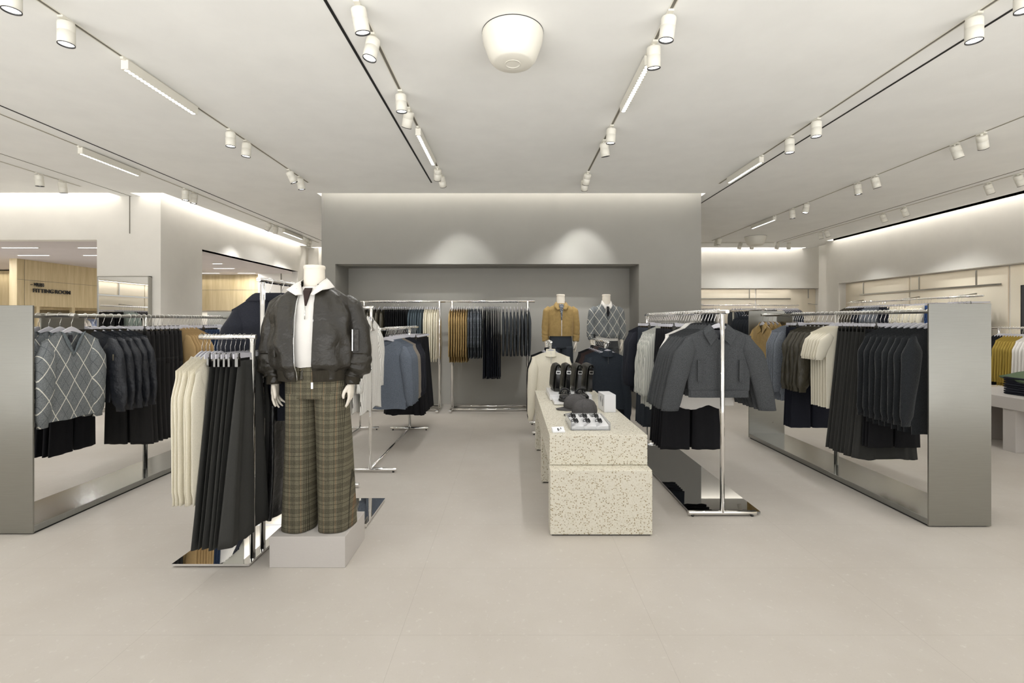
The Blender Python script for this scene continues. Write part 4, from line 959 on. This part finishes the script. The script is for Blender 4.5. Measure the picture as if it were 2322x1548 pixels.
# ================================================================== MANNEQUINS
def ell(cx, cy, z, hx, hy, n=40, p=0.85, rot=0.0, w_=0.0, k=7, ph=0.0):
    out = []
    for j in range(n):
        a = 2*PI*j/n; q = 1+w_*math.sin(k*a+ph)
        x, y = hx*q*sg(math.cos(a), p), hy*q*sg(math.sin(a), p)
        out.append((cx+x*math.cos(rot)-y*math.sin(rot), cy+x*math.sin(rot)+y*math.cos(rot), z))
    return out
def interp(tab, z):
    for i in range(len(tab)-1):
        a, b_ = tab[i], tab[i+1]
        if (a[0] <= z <= b_[0]) or (a[0] >= z >= b_[0]):
            u = (z-a[0])/(b_[0]-a[0]); u = u*u*(3-2*u)*0.5+u*0.5
            return [a[k]+(b_[k]-a[k])*u for k in range(1, len(a))]
    return list(tab[0][1:]) if abs(z-tab[0][0]) < abs(z-tab[-1][0]) else list(tab[-1][1:])
def mannequin_body(shx=0.19, elbow=(0.265, 1.13), wrist=(0.235, 0.90), legdx=0.0):
    mb = MB()
    T = [(0.80, 0.155, 0.11), (0.90, 0.165, 0.115), (1.05, 0.135, 0.10), (1.25, 0.15, 0.10), (1.36, 0.160, 0.095), (1.41, 0.120, 0.075), (1.455, 0.075, 0.062), (1.49, 0.063, 0.060), (1.585, 0.060, 0.060)]
    rings = []
    for i in range(33):
        z = 0.80+i*0.785/32; hx, hy = interp(T, z); rings.append(ell(0, 0, z, hx, hy, 32, 0.95))
    rings.append(ell(0, 0, 1.588, 0.064, 0.064, 32, 1)); rings.append(ell(0, 0, 1.604, 0.0645, 0.0645, 32, 1)); rings.append(ell(0, 0, 1.61, 0.058, 0.058, 32, 1))
    mb.loft(rings)
    for s in (-1, 1):
        mb.loft([ell(s*(0.08+0.02*u)+legdx, 0.0, 0.86-0.80*u, 0.085-0.045*u, 0.09-0.045*u, 20, 1) for u in [k/10 for k in range(11)]])
        mb.loft([ell(s*0.105+legdx, 0.0, z, 0.038, 0.085 if z < 0.05 else 0.05, 16, 0.9) for z in (0.0, 0.03, 0.06, 0.09)])
        mb.tube([(s*shx*0.70, 0, 1.35), (s*shx, 0, 1.345), (s*elbow[0], 0.02, elbow[1]), (s*wrist[0], -0.02, wrist[1]), (s*(wrist[0]-0.002), -0.022, wrist[1]-0.02)], [0.036, 0.040, 0.036, 0.026, 0.027], 14)
        # hand: palm edge-on, fingers pointing down, thumb forward
        wx, wz = wrist; hx, hy, hz = s*(wx-0.003), -0.024, wz
        mb.loft([ell(hx, hy, hz-0.01, 0.018, 0.026, 14, 1), ell(hx, hy-0.002, hz-0.035, 0.019, 0.038, 14, 1), ell(hx, hy-0.002, hz-0.075, 0.017, 0.042, 14, 1), ell(hx-s*0.002, hy, hz-0.098, 0.012, 0.038, 14, 1)])
        for f, (dy, L) in enumerate(((-0.030, 0.068), (-0.010, 0.078), (0.011, 0.072), (0.030, 0.055))):
            b0 = Vector((hx, hy+dy, hz-0.088)); c = -s*(0.012+0.006*f)
            mb.tube([b0, b0+Vector((c*0.2, dy*0.1, -L*0.38)), b0+Vector((c*0.35, dy*0.12, -L*0.42)), b0+Vector((c*0.9, dy*0.15, -L*0.74)), b0+Vector((c*1.7, dy*0.15, -L))], [0.0095, 0.0092, 0.0086, 0.0080, 0.0055], 10)
        b0 = Vector((hx-s*0.004, hy-0.030, hz-0.030))
        mb.tube([b0, b0+Vector((-s*0.016, -0.020, -0.030)), b0+Vector((-s*0.022, -0.026, -0.052)), b0+Vector((-s*0.022, -0.024, -0.074))], [0.013, 0.0115, 0.010, 0.007], 10)
    return mb
def leaf(P, Q, th=0.004):
    mb = MB()
    def dense(A):
        out = []
        for i in range(len(A)-1):
            for k in range(5): out.append(Vector(A[i]).lerp(Vector(A[i+1]), k/5))
        out.append(Vector(A[-1])); return out
    for s in (-1, 1):
        a = [Vector((p.x*s, p.y, p.z)) for p in dense(P)]; b_ = [Vector((p.x*s, p.y, p.z)) for p in dense(Q)]
        rings = [[a[i], (a[i]+b_[i])/2+Vector((0, -th*1.2, th*1.2)), b_[i], b_[i]+Vector((0, th, -th)), (a[i]+b_[i])/2+Vector((0, 0, -th)), a[i]+Vector((0, th, -th))] for i in range(len(a))]
        mb.loft(rings, True, True)
    return mb
def legs(z0=1.02, zs=0.80, hem=0.004, wx=0.165, wy=0.125, hx=0.104, hy=0.125, cx=0.112, seed=1, dx=0.0, knee=None):
    mb = MB(); N = 64; rings = []
    for i in range(9):
        u = i/8; z = z0+(zs-z0)*u; rings.append(ell(dx*u, 0, z, wx+(0.022)*u, wy+0.005*u, N, 0.85, 0, 0.012*u, 9, seed))
    mb.loft(rings)
    for s in (-1, 1):
        rings = []
        for i in range(30):
            u = i/29; z = zs+0.03+(hem-zs-0.03)*u
            c = s*(0.088+(cx-0.088)*u)+dx*min(1, u+0.7); a = 0.094+(hx-0.094)*u; d = wy+(hy-wy)*u
            r = ell(c, -0.005*u, z, a, d, N, 0.88, -s*0.25*u, 0.016+0.014*u, 5, seed+s+2.5*u)
            if i > 26: r = [(x, y, zz) for x, y, zz in r]
            rings.append(r)
        mb.loft(rings)
    return mb
def sleeve_tube(s, pts, rads, wr=0.006, seed=0, n=28, freq=26, start=0.35):
    # pts: (x, y, z); dense interpolation with rings roughly perpendicular to the arm and wrinkles growing downwards
    P = []; R_ = []
    K = 10
    for i in range(len(pts)-1):
        for k in range(K):
            u = k/K; uu = u*u*(3-2*u)*0.4+u*0.6
            P.append(Vector(pts[i]).lerp(Vector(pts[i+1]), uu)); R_.append(rads[i]+(rads[i+1]-rads[i])*uu)
    P.append(Vector(pts[-1])); R_.append(rads[-1]); rings = []; n_ = len(P)
    for i, p in enumerate(P):
        t = (P[min(i+1, n_-1)]-P[max(i-1, 0)]).normalized(); u = t.cross(Vector((0, 1, 0))).normalized(); v = t.cross(u); q = i/(n_-1)
        amp = wr*max(0, (q-start)/(1-start)) if q < 0.86 else 0.0
        ring = []
        for k in range(n):
            a = 2*PI*k/n; rr = R_[i]+amp*math.sin(freq*q*2+2.2*math.sin(a+seed)+seed)+0.0025*math.sin(4*a+6*q+seed)
            ring.append(p+(u*math.cos(a)+v*math.sin(a)*0.95)*rr)
        rings.append([Vector((s*x.x, x.y, x.z)) for x in ring])
    return rings
def shell(tab, gap, n=70, p=0.85, wr=0.004, seed=0, th=0.006, closed=False, zb=None, lean=0.0):
    # jacket body: C shaped rings open at the front by `gap`, given an inner face for thickness
    mb = MB(); zs_ = [tab[0][0]+(tab[-1][0]-tab[0][0])*i/44 for i in range(45)]; rings = []
    for z in zs_:
        hx, hy = interp(tab, z); out = []; inn = []
        g = gap(z) if callable(gap) else gap
        a0 = math.asin(min(0.99, (g/hx)**(1/p))) if g > 0 else 0.0
        for j in range(n):
            a = -PI/2+a0+(2*PI-2*a0)*j/(n-1)
            q = 1+(wr*(math.sin(11*a+seed+z*9)+0.8*math.sin(5*a-z*23+seed)+0.6*math.sin(z*41+3*a)))/0.2
            x, y = sg(math.cos(a), p), sg(math.sin(a), p)
            out.append((hx*q*x+lean*0, hy*q*y, z)); inn.append(((hx*q-th)*x, (hy*q-th)*y, z))
        if g <= 0: rings.append(out[:-1])
        else: rings.append(out+inn[::-1])
    mb.loft(rings, g <= 0 and False, False); return mb

# ---- main mannequin
mx, my, mz = -1.225, 3.0, 0.183
body = mannequin_body(legdx=0.02).obj('mannequin', M['mannequin'], None, (mx, my, mz))
rm = body.modifiers.new('remesh', 'REMESH'); rm.mode = 'VOXEL'; rm.voxel_size = 0.0045; rm.use_smooth_shade = True
sm = body.modifiers.new('smooth', 'SMOOTH'); sm.iterations = 3; sm.factor = 0.5
tag(body, 'headless cream mannequin in open black bomber jacket and wide checked trousers on plinth', 'mannequin', 'headless shop mannequins')
legs(hx=0.101, cx=0.116, dx=0.028, wx=0.172).obj('checked_trousers', M['glen'], body)
KT = [(0.985, 0.158, 0.125), (1.03, 0.165, 0.135), (1.2, 0.18, 0.138), (1.35, 0.18, 0.125), (1.42, 0.14, 0.105), (1.46, 0.085, 0.085), (1.475, 0.070, 0.072)]
kn = shell(KT, 0.0, wr=0.0008).obj('half_zip_knit', M['white_cotton'], body)
leaf([(0.022, -0.118, 1.425), (0.045, -0.088, 1.475), (0.066, -0.045, 1.51), (0.068, 0.02, 1.535), (0.035, 0.072, 1.545), (0, 0.082, 1.547)],
     [(0.052, -0.152, 1.42), (0.105, -0.150, 1.452), (0.122, -0.09, 1.462), (0.118, 0.02, 1.478), (0.07, 0.10, 1.49), (0, 0.115, 1.492)]).obj('knit_collar', M['white_cotton'], kn)
MB().loft([[(-0.022, -0.115, 1.445), (0.022, -0.115, 1.445), (0.024, -0.085, 1.465), (-0.024, -0.085, 1.465)], [(-0.002, -0.139, 1.355), (0.002, -0.139, 1.355), (0.002, -0.12, 1.355), (-0.002, -0.12, 1.355)]], smooth=False).obj('dark_tee', M['brown_knit'], kn)
MB().tube([(0.0, -0.1375, 1.355), (0, -0.142, 1.31), (0, -0.143, 1.275)], 0.0035, 6).obj('half_zip', M['zip'], kn)
JT = [(0.918, 0.205, 0.150), (0.965, 0.212, 0.158), (1.0, 0.250, 0.182), (1.12, 0.262, 0.182), (1.28, 0.250, 0.168), (1.36, 0.238, 0.150), (1.405, 0.212, 0.132), (1.44, 0.165, 0.115), (1.468, 0.118, 0.098), (1.49, 0.088, 0.085)]
jb = shell(JT, lambda z: 0.048+0.010*math.sin((z-0.9)*5), wr=0.0058, seed=2.0, n=140)
JS = [(0.185, 0.01, 1.415), (0.222, 0.012, 1.355), (0.262, 0.018, 1.22), (0.270, 0.015, 1.06), (0.268, 0.0, 0.985), (0.243, -0.016, 0.93), (0.240, -0.02, 0.885)]
JR = [0.030, 0.066, 0.074, 0.080, 0.082, 0.046, 0.041]
for s in (-1, 1): jb.loft(sleeve_tube(s, JS, JR, 0.011, seed=s*1.3+2), True, True)
jk = jb.obj('bomber_jacket', M['bomber'], body)
shell([(0.905, 0.206, 0.152), (0.925, 0.209, 0.155), (0.968, 0.216, 0.160), (0.975, 0.218, 0.162)], 0.050, wr=0.0, th=0.004, n=80).obj('hem_rib', M['rib'], jk)
for s in (-1, 1):
    MB().loft(sleeve_tube(s, [(0.2435, -0.016, 0.935), (0.2405, -0.019, 0.878)], [0.0475, 0.043], 0, 0), True, True).obj('cuff', M['rib'], jk)
    # zip tape along each front edge
    pts = []
    for i in range(24):
        z = 0.912+(1.462-0.912)*i/23; hx, hy = interp(JT, z); g = (0.048+0.010*math.sin((z-0.9)*5))*0.96
        pts.append((s*g, -hy*(1-(g/hx)**(1/0.85*1))**0.5*1.0-0.004+0.010*(g/hx), z))
    MB().tube(pts, 0.0032, 8).obj('zip_edge', M['zip'], jk)
    if s < 0:
        fr = MB().loft([[(x+0.005, y+0.008, z), (x+0.030, y+0.006+0.004*math.sin(i*2.6), z+0.003), (x+0.030, y+0.016+0.004*math.sin(i*2.6), z), (x+0.005, y+0.016, z)] for i, (x, y, z) in enumerate([tuple(Vector(pts[0]).lerp(Vector(pts[-1]), q/70)) for q in range(71)])], smooth=True)
        fr.obj('gathered_placket', M['olive_satin'], jk)
MB().box(-0.006, 0.006, -0.165, -0.158, 0.868, 0.905).obj('zip_pull', M['zip'], jk).location = (0.052, 0.0, 0.0)
leaf([(0.055, -0.112, 1.46), (0.085, -0.07, 1.485), (0.090, 0.0, 1.505), (0.06, 0.075, 1.52), (0, 0.092, 1.525)],
     [(0.062, -0.125, 1.445), (0.108, -0.08, 1.462), (0.115, 0.0, 1.468), (0.08, 0.092, 1.47), (0, 0.112, 1.472)]).obj('rib_collar', M['rib'], jk)
for s in (-1, 1):
    pw = MB(); x = s*0.188; pw.box(-0.012, 0.012, -0.004, 0.004, -0.065, 0.065)
    o = pw.obj('pocket_welt', M['bomber'], jk); o.location = (x, -0.130, 1.115); o.rotation_euler = (0, s*0.05, s*0.75); bevel(o, 0.003, 2)
o = MB().box(-0.0035, 0.0035, -0.003, 0.003, -0.065, 0.065).obj('sleeve_zip', M['zip'], jk); o.location = (0.262, -0.080, 1.15)
MB().box(0.270, 0.298, -0.078, -0.068, 1.085, 1.215).obj('sleeve_pocket', M['bomber'], jk)

# ---- rear mannequins
def rear(x, y, z, label):
    b_ = mannequin_body(0.18, (0.225, 1.10), (0.225, 0.90)).obj('mannequin', M['mannequin'], None, (x, y, z)); b_.scale = (1.03,)*3
    r_ = b_.modifiers.new('remesh', 'REMESH'); r_.mode = 'VOXEL'; r_.voxel_size = 0.006; r_.use_smooth_shade = True
    tag(b_, label, 'mannequin', 'headless shop mannequins')
    return b_
def sleeves(mb, wr=0.005, end=0.905, r=(0.045, 0.074, 0.066, 0.056, 0.050)):
    for s in (-1, 1):
        mb.loft(sleeve_tube(s, [(0.155, 0, 1.41), (0.193, 0.0, 1.35), (0.222, 0.01, 1.15), (0.228, 0, 1.0), (0.226, -0.015, end)], r, wr, seed=s+3, n=22), True, True)
    return mb
b1 = rear(0.755, 7.50, 0.20, 'headless mannequin in camel zip jacket and dark trousers in the grey niche')
legs(hx=0.10, cx=0.10, wx=0.16, wy=0.12).obj('dark_trousers', M['grey_trouser'], b1)
j1 = sleeves(shell([(0.985, 0.185, 0.135), (1.1, 0.190, 0.140), (1.3, 0.200, 0.135), (1.37, 0.20, 0.125), (1.42, 0.165, 0.105), (1.455, 0.10, 0.085), (1.475, 0.075, 0.075)], 0.0, wr=0.0015, seed=1)).obj('camel_jacket', M['camel_suede'], b1)
leaf([(0.012, -0.125, 1.39), (0.045, -0.085, 1.455), (0.068, -0.03, 1.50), (0.06, 0.05, 1.51), (0, 0.08, 1.515)], [(0.060, -0.165, 1.375), (0.100, -0.13, 1.415), (0.108, -0.04, 1.455), (0.085, 0.07, 1.465), (0, 0.10, 1.465)]).obj('collar', M['camel_suede'], j1)
MB().loft([[(-0.035, -0.115, 1.44), (0.035, -0.115, 1.44), (0.03, -0.07, 1.47), (-0.03, -0.07, 1.47)], [(-0.014, -0.150, 1.33), (0.014, -0.150, 1.33), (0.012, -0.12, 1.33), (-0.012, -0.12, 1.33)], [(-0.006, -0.150, 1.22), (0.006, -0.150, 1.22), (0.006, -0.12, 1.22), (-0.006, -0.12, 1.22)]], smooth=False).obj('dark_checked_shirt', M['tweed'], j1)
MB().box(-0.003, 0.003, -0.151, -0.140, 0.99, 1.22).obj('zip', M['zip'], j1)
b2 = rear(1.462, 7.50, 0.20, 'headless mannequin in argyle sweater, white shirt and black tie in the niche')
legs(hx=0.11, cx=0.11, wx=0.16, wy=0.12).obj('dark_trousers', M['grey_wool'], b2)
sh = shell([(0.915, 0.170, 0.125), (0.95, 0.168, 0.128), (1.3, 0.17, 0.12), (1.42, 0.14, 0.10), (1.46, 0.08, 0.08)], 0.0, wr=0.001).obj('white_shirt', M['stripe_shirt'], b2)
leaf([(0.008, -0.10, 1.43), (0.040, -0.072, 1.475), (0.064, -0.02, 1.515), (0.06, 0.05, 1.52), (0, 0.075, 1.525)], [(0.040, -0.140, 1.385), (0.070, -0.112, 1.44), (0.080, -0.03, 1.470), (0.07, 0.06, 1.475), (0, 0.09, 1.475)]).obj('shirt_collar', M['white_cotton'], sh)
MB().loft([[(-0.016, -0.128, 1.425), (0.016, -0.128, 1.425), (0.016, -0.11, 1.425), (-0.016, -0.11, 1.425)], [(-0.009, -0.138, 1.405), (0.009, -0.138, 1.405), (0.009, -0.12, 1.405), (-0.009, -0.12, 1.405)], [(-0.019, -0.150, 1.33), (0.019, -0.150, 1.33), (0.019, -0.13, 1.33), (-0.019, -0.13, 1.33)], [(-0.004, -0.152, 1.28), (0.004, -0.152, 1.28), (0.004, -0.13, 1.28), (-0.004, -0.13, 1.28)]], smooth=False).obj('black_tie', M['black_cotton'], b2)
def vgap(z): return 0.004 if z < 1.285 else 0.004+(z-1.285)*0.40
a2 = sleeves(shell([(0.955, 0.178, 0.140), (1.0, 0.195, 0.158), (1.06, 0.198, 0.155), (1.3, 0.198, 0.140), (1.37, 0.20, 0.128), (1.42, 0.165, 0.108), (1.455, 0.105, 0.09), (1.47, 0.088, 0.082)], vgap, wr=0.002, seed=4, n=110), 0.006, 0.93, (0.045, 0.074, 0.070, 0.066, 0.042))
a2.v = [(x, y, z+(0.03*max(0, -x/0.18)*max(0, (1.08-z)/0.12) if y < 0 and abs(x) < 0.19 and z < 1.08 else 0)) for x, y, z in a2.v]
a2 = a2.obj('argyle_sweater', M['argyle_small'], b2)
MB().loft([[(s_*(0.0+w_), yy, zz) for (s_, w_, yy, zz) in ((-1, 0.004, -0.146, 1.27), (1, 0.004, -0.146, 1.27), (1, 0.004, -0.142, 0.97), (-1, 0.004, -0.142, 0.97))], [(s_*(0.0+w_), yy, zz) for (s_, w_, yy, zz) in ((-1, 0.006, -0.152, 1.275), (1, 0.006, -0.152, 1.275), (1, 0.006, -0.160, 0.965), (-1, 0.006, -0.160, 0.965))]], smooth=False).obj('front_rib', M['argyle_small'], a2)

# ================================================================== THINGS ON THE TERRAZZO TABLE (top z 0.653)
TZ = 0.654
def at(px, py, z):
    s_ = (py-HY)/(EYE-z); return ((px-CX)/s_, F/s_)
# sunglasses tray
t_ = thing('sunglasses_tray', 'clear acrylic tray with white ramps holding six sunglasses near the table front', 'display tray', (0.434, 3.52, TZ))
W_, D_ = 0.275, 0.36
o = MB().box(-0.006, 0, -0.006, D_, 0, 0.055).box(W_, W_+0.006, -0.006, D_, 0, 0.055).box(0, W_, -0.006, 0, 0, 0.028).box(0, W_, D_-0.006, D_, 0, 0.055).box(0, W_, 0, D_, 0, 0.004).obj('acrylic_case', M['acrylic'], t_)
for k in range(3):
    x0 = 0.004+k*0.0895
    MB().add([(x0, 0.006, 0.005), (x0+0.086, 0.006, 0.005), (x0+0.086, 0.35, 0.005), (x0, 0.35, 0.005), (x0, 0.006, 0.012), (x0+0.086, 0.006, 0.036), (x0+0.086, 0.35, 0.050), (x0, 0.35, 0.022)], [(0,3,2,1),(4,5,6,7),(0,1,5,4),(1,2,6,5),(2,3,7,6),(3,0,4,7)], False).obj('white_ramp', M['white_acrylic'], t_)
def sunglasses():
    mb = MB()
    for s in (-1, 1):
        mb.tube([(s*0.034+0.026*math.cos(a), 0, 0.021*math.sin(a)) for a in [2*PI*k/20 for k in range(21)]], 0.0042, 6)
        mb.tube([(s*0.062, 0, 0.010), (s*0.066, 0.015, 0.010), (s*0.052, 0.028, 0.006), (-s*0.03, 0.034+0.004*s, 0.0)], 0.003, 6)
    mb.tube([(-0.010, 0, 0.008), (0, -0.002, 0.012), (0.010, 0, 0.008)], 0.003, 6)
    r = mb.obj('sunglasses', M['gloss_black'])
    for s in (-1, 1): MB().lathe([(0.024, -0.0012), (0.024, 0.0012)], M=Matrix.Translation((s*0.034, 0, 0)) @ Matrix.Scale(0.8, 4, (0, 0, 1)) @ Matrix.Rotation(PI/2, 4, 'X'), n=20).obj('lens', M['gloss_black'], r)
    return r
SG = sunglasses()
for k in range(6):
    c, r_ = k % 3, k//3
    o = SG if k == 0 else copy_tree(SG)
    o.location = (0.434+0.042+0.0895*c-0.012*(1-r_)*0, 3.52+(0.09 if r_ == 0 else 0.24), TZ+0.052+(0.006 if r_ else 0)); o.rotation_euler = (math.radians(-25), math.radians(12), math.radians(62)); o.scale = (0.8,)*3
    tag(o, 'black glossy sunglasses in the tray, %s row, %s column' % (('front', 'rear')[r_], ('left', 'middle', 'right')[c]), 'sunglasses', 'sunglasses in the acrylic tray')
# price card
t_ = thing('price_card', 'small slanted acrylic price card at the front left of the table', 'price card', (0.292, 3.435, TZ), math.radians(8))
MB().add([(0, 0, 0), (0.088, 0, 0), (0.088, 0.05, 0), (0, 0.05, 0), (0, 0, 0.006), (0.088, 0, 0.006), (0.088, 0.05, 0.032), (0, 0.05, 0.032)], [(0,3,2,1),(4,5,6,7),(0,1,5,4),(1,2,6,5),(2,3,7,6),(3,0,4,7)], False).obj('acrylic_block', M['white_acrylic'], t_)
an = math.atan2(0.026, 0.05)
MB().box(0.008, 0.080, 0.004, 0.052, 0.0066, 0.0072, Matrix.Rotation(an, 4, 'X')).obj('paper_insert', M['paper'], t_)
MB().box(0.036, 0.046, 0.012, 0.040, 0.0072, 0.0078, Matrix.Rotation(an, 4, 'X')).box(0.060, 0.066, 0.028, 0.046, 0.0072, 0.0078, Matrix.Rotation(an, 4, 'X')).box(0.050, 0.053, 0.014, 0.034, 0.0072, 0.0078, Matrix.Rotation(an, 4, 'X')).obj('printed_text', M['ink'], t_)
# white sign box
o = MB().box(0, 0.102, 0, 0.22, 0, 0.152).obj('sign_box', M['white_acrylic'], None, (0.802, 4.20, TZ), math.radians(4)); bevel(o, 0.002)
tag(o, 'white box sign with small grey lettering on the right side of the table', 'sign box')
MB().box(-0.0012, 0, 0.05, 0.054, 0.045, 0.115).box(-0.0012, 0, 0.065, 0.069, 0.045, 0.10).box(-0.0012, 0, 0.12, 0.125, 0.07, 0.125).box(-0.0012, 0, 0.135, 0.139, 0.08, 0.12).obj('small_lettering', M['ink'], o)
# caps
def cap_mesh():
    r = MB().lathe([(0.092, 0.0), (0.095, 0.02), (0.091, 0.055), (0.076, 0.088), (0.048, 0.108), (0.012, 0.115), (0.004, 0.119), (0.0, 0.119)], n=36, cap0=True, cap1=False, M=Matrix.Diagonal((1.08, 0.95, 1.0, 1))).obj('baseball_cap', M['cap'])
    rings = []
    for k in range(17):
        a = math.radians(-62+124*k/16); x0, y0 = -0.096*math.cos(a)*1.03, 0.086*math.sin(a)
        ex = 0.072*math.cos(a*1.15)**0.8 if math.cos(a*1.15) > 0 else 0
        x1, y1 = x0-ex, y0*1.02; zc = 0.010-0.018*(abs(math.sin(a))**1.6)
        rings.append([(x0, y0, zc+0.003), (x1, y1, zc-0.006), (x1, y1, zc-0.009), (x0, y0, zc-0.001)])
    MB().loft(rings, True, True).obj('visor', M['cap'], r)
    sm_ = MB()
    for k in range(6):
        a = PI*k/6*2; sm_.tube([(rr*1.08*math.cos(a)*1.01, rr*.95*math.sin(a)*1.01, zz+0.001) for rr, zz in ((0.095, 0.02), (0.091, 0.055), (0.076, 0.088), (0.048, 0.108), (0.012, 0.115))], 0.0016, 5)
    sm_.obj('panel_seams', M['cap'], r)
    MB().lathe([(0.007, 0.118), (0.007, 0.122), (0.003, 0.124)], n=12).obj('top_button', M['cap'], r)
    return r
c1 = cap_mesh(); c1.location = (0.615, 4.10, TZ+0.012); c1.rotation_euler = (0, math.radians(-2), math.radians(14)); tag(c1, 'grey corduroy baseball cap behind the sunglasses tray', 'cap', 'grey caps on the table')
c2 = copy_tree(c1); c2.location = (0.575, 4.36, TZ+0.014); c2.rotation_euler = (0, math.radians(-2), math.radians(10)); tag(c2, 'grey corduroy baseball cap between the shoes and the nearer cap', 'cap', 'grey caps on the table')
c1.scale = c2.scale = (1.08, 1.08, 1.05)
# shoe tray
t_ = thing('white_riser', 'white two level riser under the shoes and bags on the table', 'display riser', (0.40, 4.57, TZ))
bevel(MB().box(0, 0.38, 0, 0.26, 0.004, 0.030).obj('lower_tier', M['white_acrylic'], t_), 0.002); bevel(MB().box(-0.02, 0.40, 0.26, 0.80, 0.004, 0.055).obj('upper_tier', M['white_acrylic'], t_), 0.002)
def shoe(s):
    mb = MB(); rings = []
    prof = [(0.0, 0.036, 0.062), (0.03, 0.040, 0.070), (0.09, 0.038, 0.058), (0.14, 0.040, 0.040), (0.20, 0.047, 0.044), (0.25, 0.045, 0.040), (0.285, 0.030, 0.030), (0.295, 0.014, 0.022)]
    for y, hw, h in prof:
        rings.append([(hw*sg(math.cos(a), .8), -y, 0.022+h*max(0, math.sin(a))**0.7) for a in [2*PI*k/24 for k in range(24)]])
    mb.loft(rings); r = mb.obj('mary_jane_shoe', M['gloss_black'])
    so = MB(); so.loft([[(hw*1.1*sg(math.cos(a), .8), -y, 0.011+0.011*sg(math.sin(a), .3)) for a in [2*PI*k/16 for k in range(16)]] for y, hw, h in prof]); so.obj('sole', M['gloss_black'], r)
    MB().tube([(0.044*math.cos(a), -0.115, 0.045+0.050*math.sin(a)) for a in [PI*k/14 for k in range(15)]], 0.009, 8, flat=0.4).obj('strap', M['gloss_black'], r)
    MB().box(0.038, 0.050, -0.123, -0.107, 0.048, 0.068).obj('buckle', M['zip'], r)
    return r
s1 = shoe(1); s1.location = (0.53, 4.80, TZ+0.036+0.02); s1.rotation_euler = (0, 0, math.radians(-8)); tag(s1, 'glossy black strap shoe, the left one of the pair on the riser', 'shoe', 'pair of black shoes')
s2 = copy_tree(s1); s2.location = (0.66, 4.80, TZ+0.056); s2.rotation_euler = (0, 0, math.radians(6)); tag(s2, 'glossy black strap shoe, the right one of the pair on the riser', 'shoe', 'pair of black shoes')
s1.location.z = s2.location.z = TZ+0.030; s1.scale = s2.scale = (1.15, 0.9, 1.1); s1.location.y = s2.location.y = 4.82
# bags
def bag():
    mb = MB(); rings = []
    for i in range(17):
        u = i/16; z = 0.30*u; d = 0.15*(1-0.10*u); th = 0.042*(1-0.45*u)*(1 if u < 0.94 else 0.6)
        rings.append([(th*sg(math.cos(a), .5), d*sg(math.sin(a), .35), z) for a in [2*PI*k/28 for k in range(28)]])
    mb.loft(rings); r = mb.obj('shoulder_bag', M['bag_leather'])
    fl = MB()
    prof = [(0.028, 0.272), (0.024, 0.305), (0.0, 0.316), (-0.030, 0.304), (-0.048, 0.26), (-0.054, 0.18), (-0.056, 0.07), (-0.052, 0.035)]
    rings = [[(x, y*0.146, z+0.012*(1-y*y)*(1 if z > .2 else -0.6)) for y in (-1, -.8, -.4, 0, .4, .8, 1)]+[(x+0.005, y*0.146, z+0.012*(1-y*y)*(1 if z > .2 else -0.6)-0.003) for y in (1, .8, .4, 0, -.4, -.8, -1)] for x, z in prof]
    fl.loft(rings, True, True); fl.obj('flap', M['bag_leather'], r)
    MB().box(-0.020, 0.020, -0.156, -0.148, 0.04, 0.27).obj('strap', M['gloss_black'], r)
    MB().box(-0.022, 0.022, -0.161, -0.153, 0.205, 0.212).box(-0.022, 0.022, -0.161, -0.153, 0.236, 0.243).box(-0.026, -0.020, -0.161, -0.153, 0.205, 0.243).box(0.020, 0.026, -0.161, -0.153, 0.205, 0.243).obj('buckle', M['zip'], r)
    return r
bg = bag(); bp = [(0.462, 5.17), (0.568, 5.17), (0.682, 5.16), (0.795, 5.16)]
for k, (x, y) in enumerate(bp):
    o = bg if k == 0 else copy_tree(bg)
    o.location = (x, y, TZ+0.002); o.rotation_euler = (0, math.radians(3), math.radians(5+1.5*k)); o.scale = (0.86, 0.80, 0.90)
    o.location.z = TZ+0.055
    tag(o, 'black leather shoulder bag standing on the table, %s from the left' % ordn[k], 'bag', 'black shoulder bags on the table')

# ================================================================== folded trousers on the right table
def folded(w_, d, h, mat, nm, seed):
    rnd = random.Random(seed); rings = []
    for i in range(19):
        u = -1+2*i/18; x = w_/2*u
        rings.append([(x, d/2*sg(math.cos(a), .35), h/2+h/2*sg(math.sin(a), .5)*(1-0.35*abs(u)**6)+0.004*math.sin(7*u+2*a+seed)) for a in [2*PI*k/24 for k in range(24)]])
    mb = MB(); mb.loft(rings); return mb.obj(nm, M[mat])
NV = folded(0.62, 0.40, 0.026, 'indigo', 'folded_trousers', 1); z = 0.605
for k in range(8):
    o = NV if k == 0 else copy_tree(NV)
    o.location = (6.02+random.uniform(-.008, .008), 5.42, z); o.rotation_euler.z = math.radians(random.uniform(-2, 2)); z += 0.025
    tag(o, 'folded navy trousers on the right edge table, %s from the bottom of the stack' % ordn[k], 'trousers', 'folded navy trousers stack')
o = folded(0.66, 0.40, 0.05, 'green', 'folded_trousers', 3); o.location = (6.04, 5.46, z+0.005); o.rotation_euler = (math.radians(6), math.radians(-10), math.radians(-6))
tag(o, 'olive green trousers with a button laid on top of the navy stack', 'trousers')
MB().lathe([(0.012, 0.0), (0.012, 0.004), (0.008, 0.005)], c=(-0.02, -0.10, 0.052), n=16).obj('button', M['zip'], o)
MB().box(-0.30, 0.30, -0.185, -0.130, 0.044, 0.056).obj('waistband', M['green'], o)
# small card sign on the white plinths behind the table
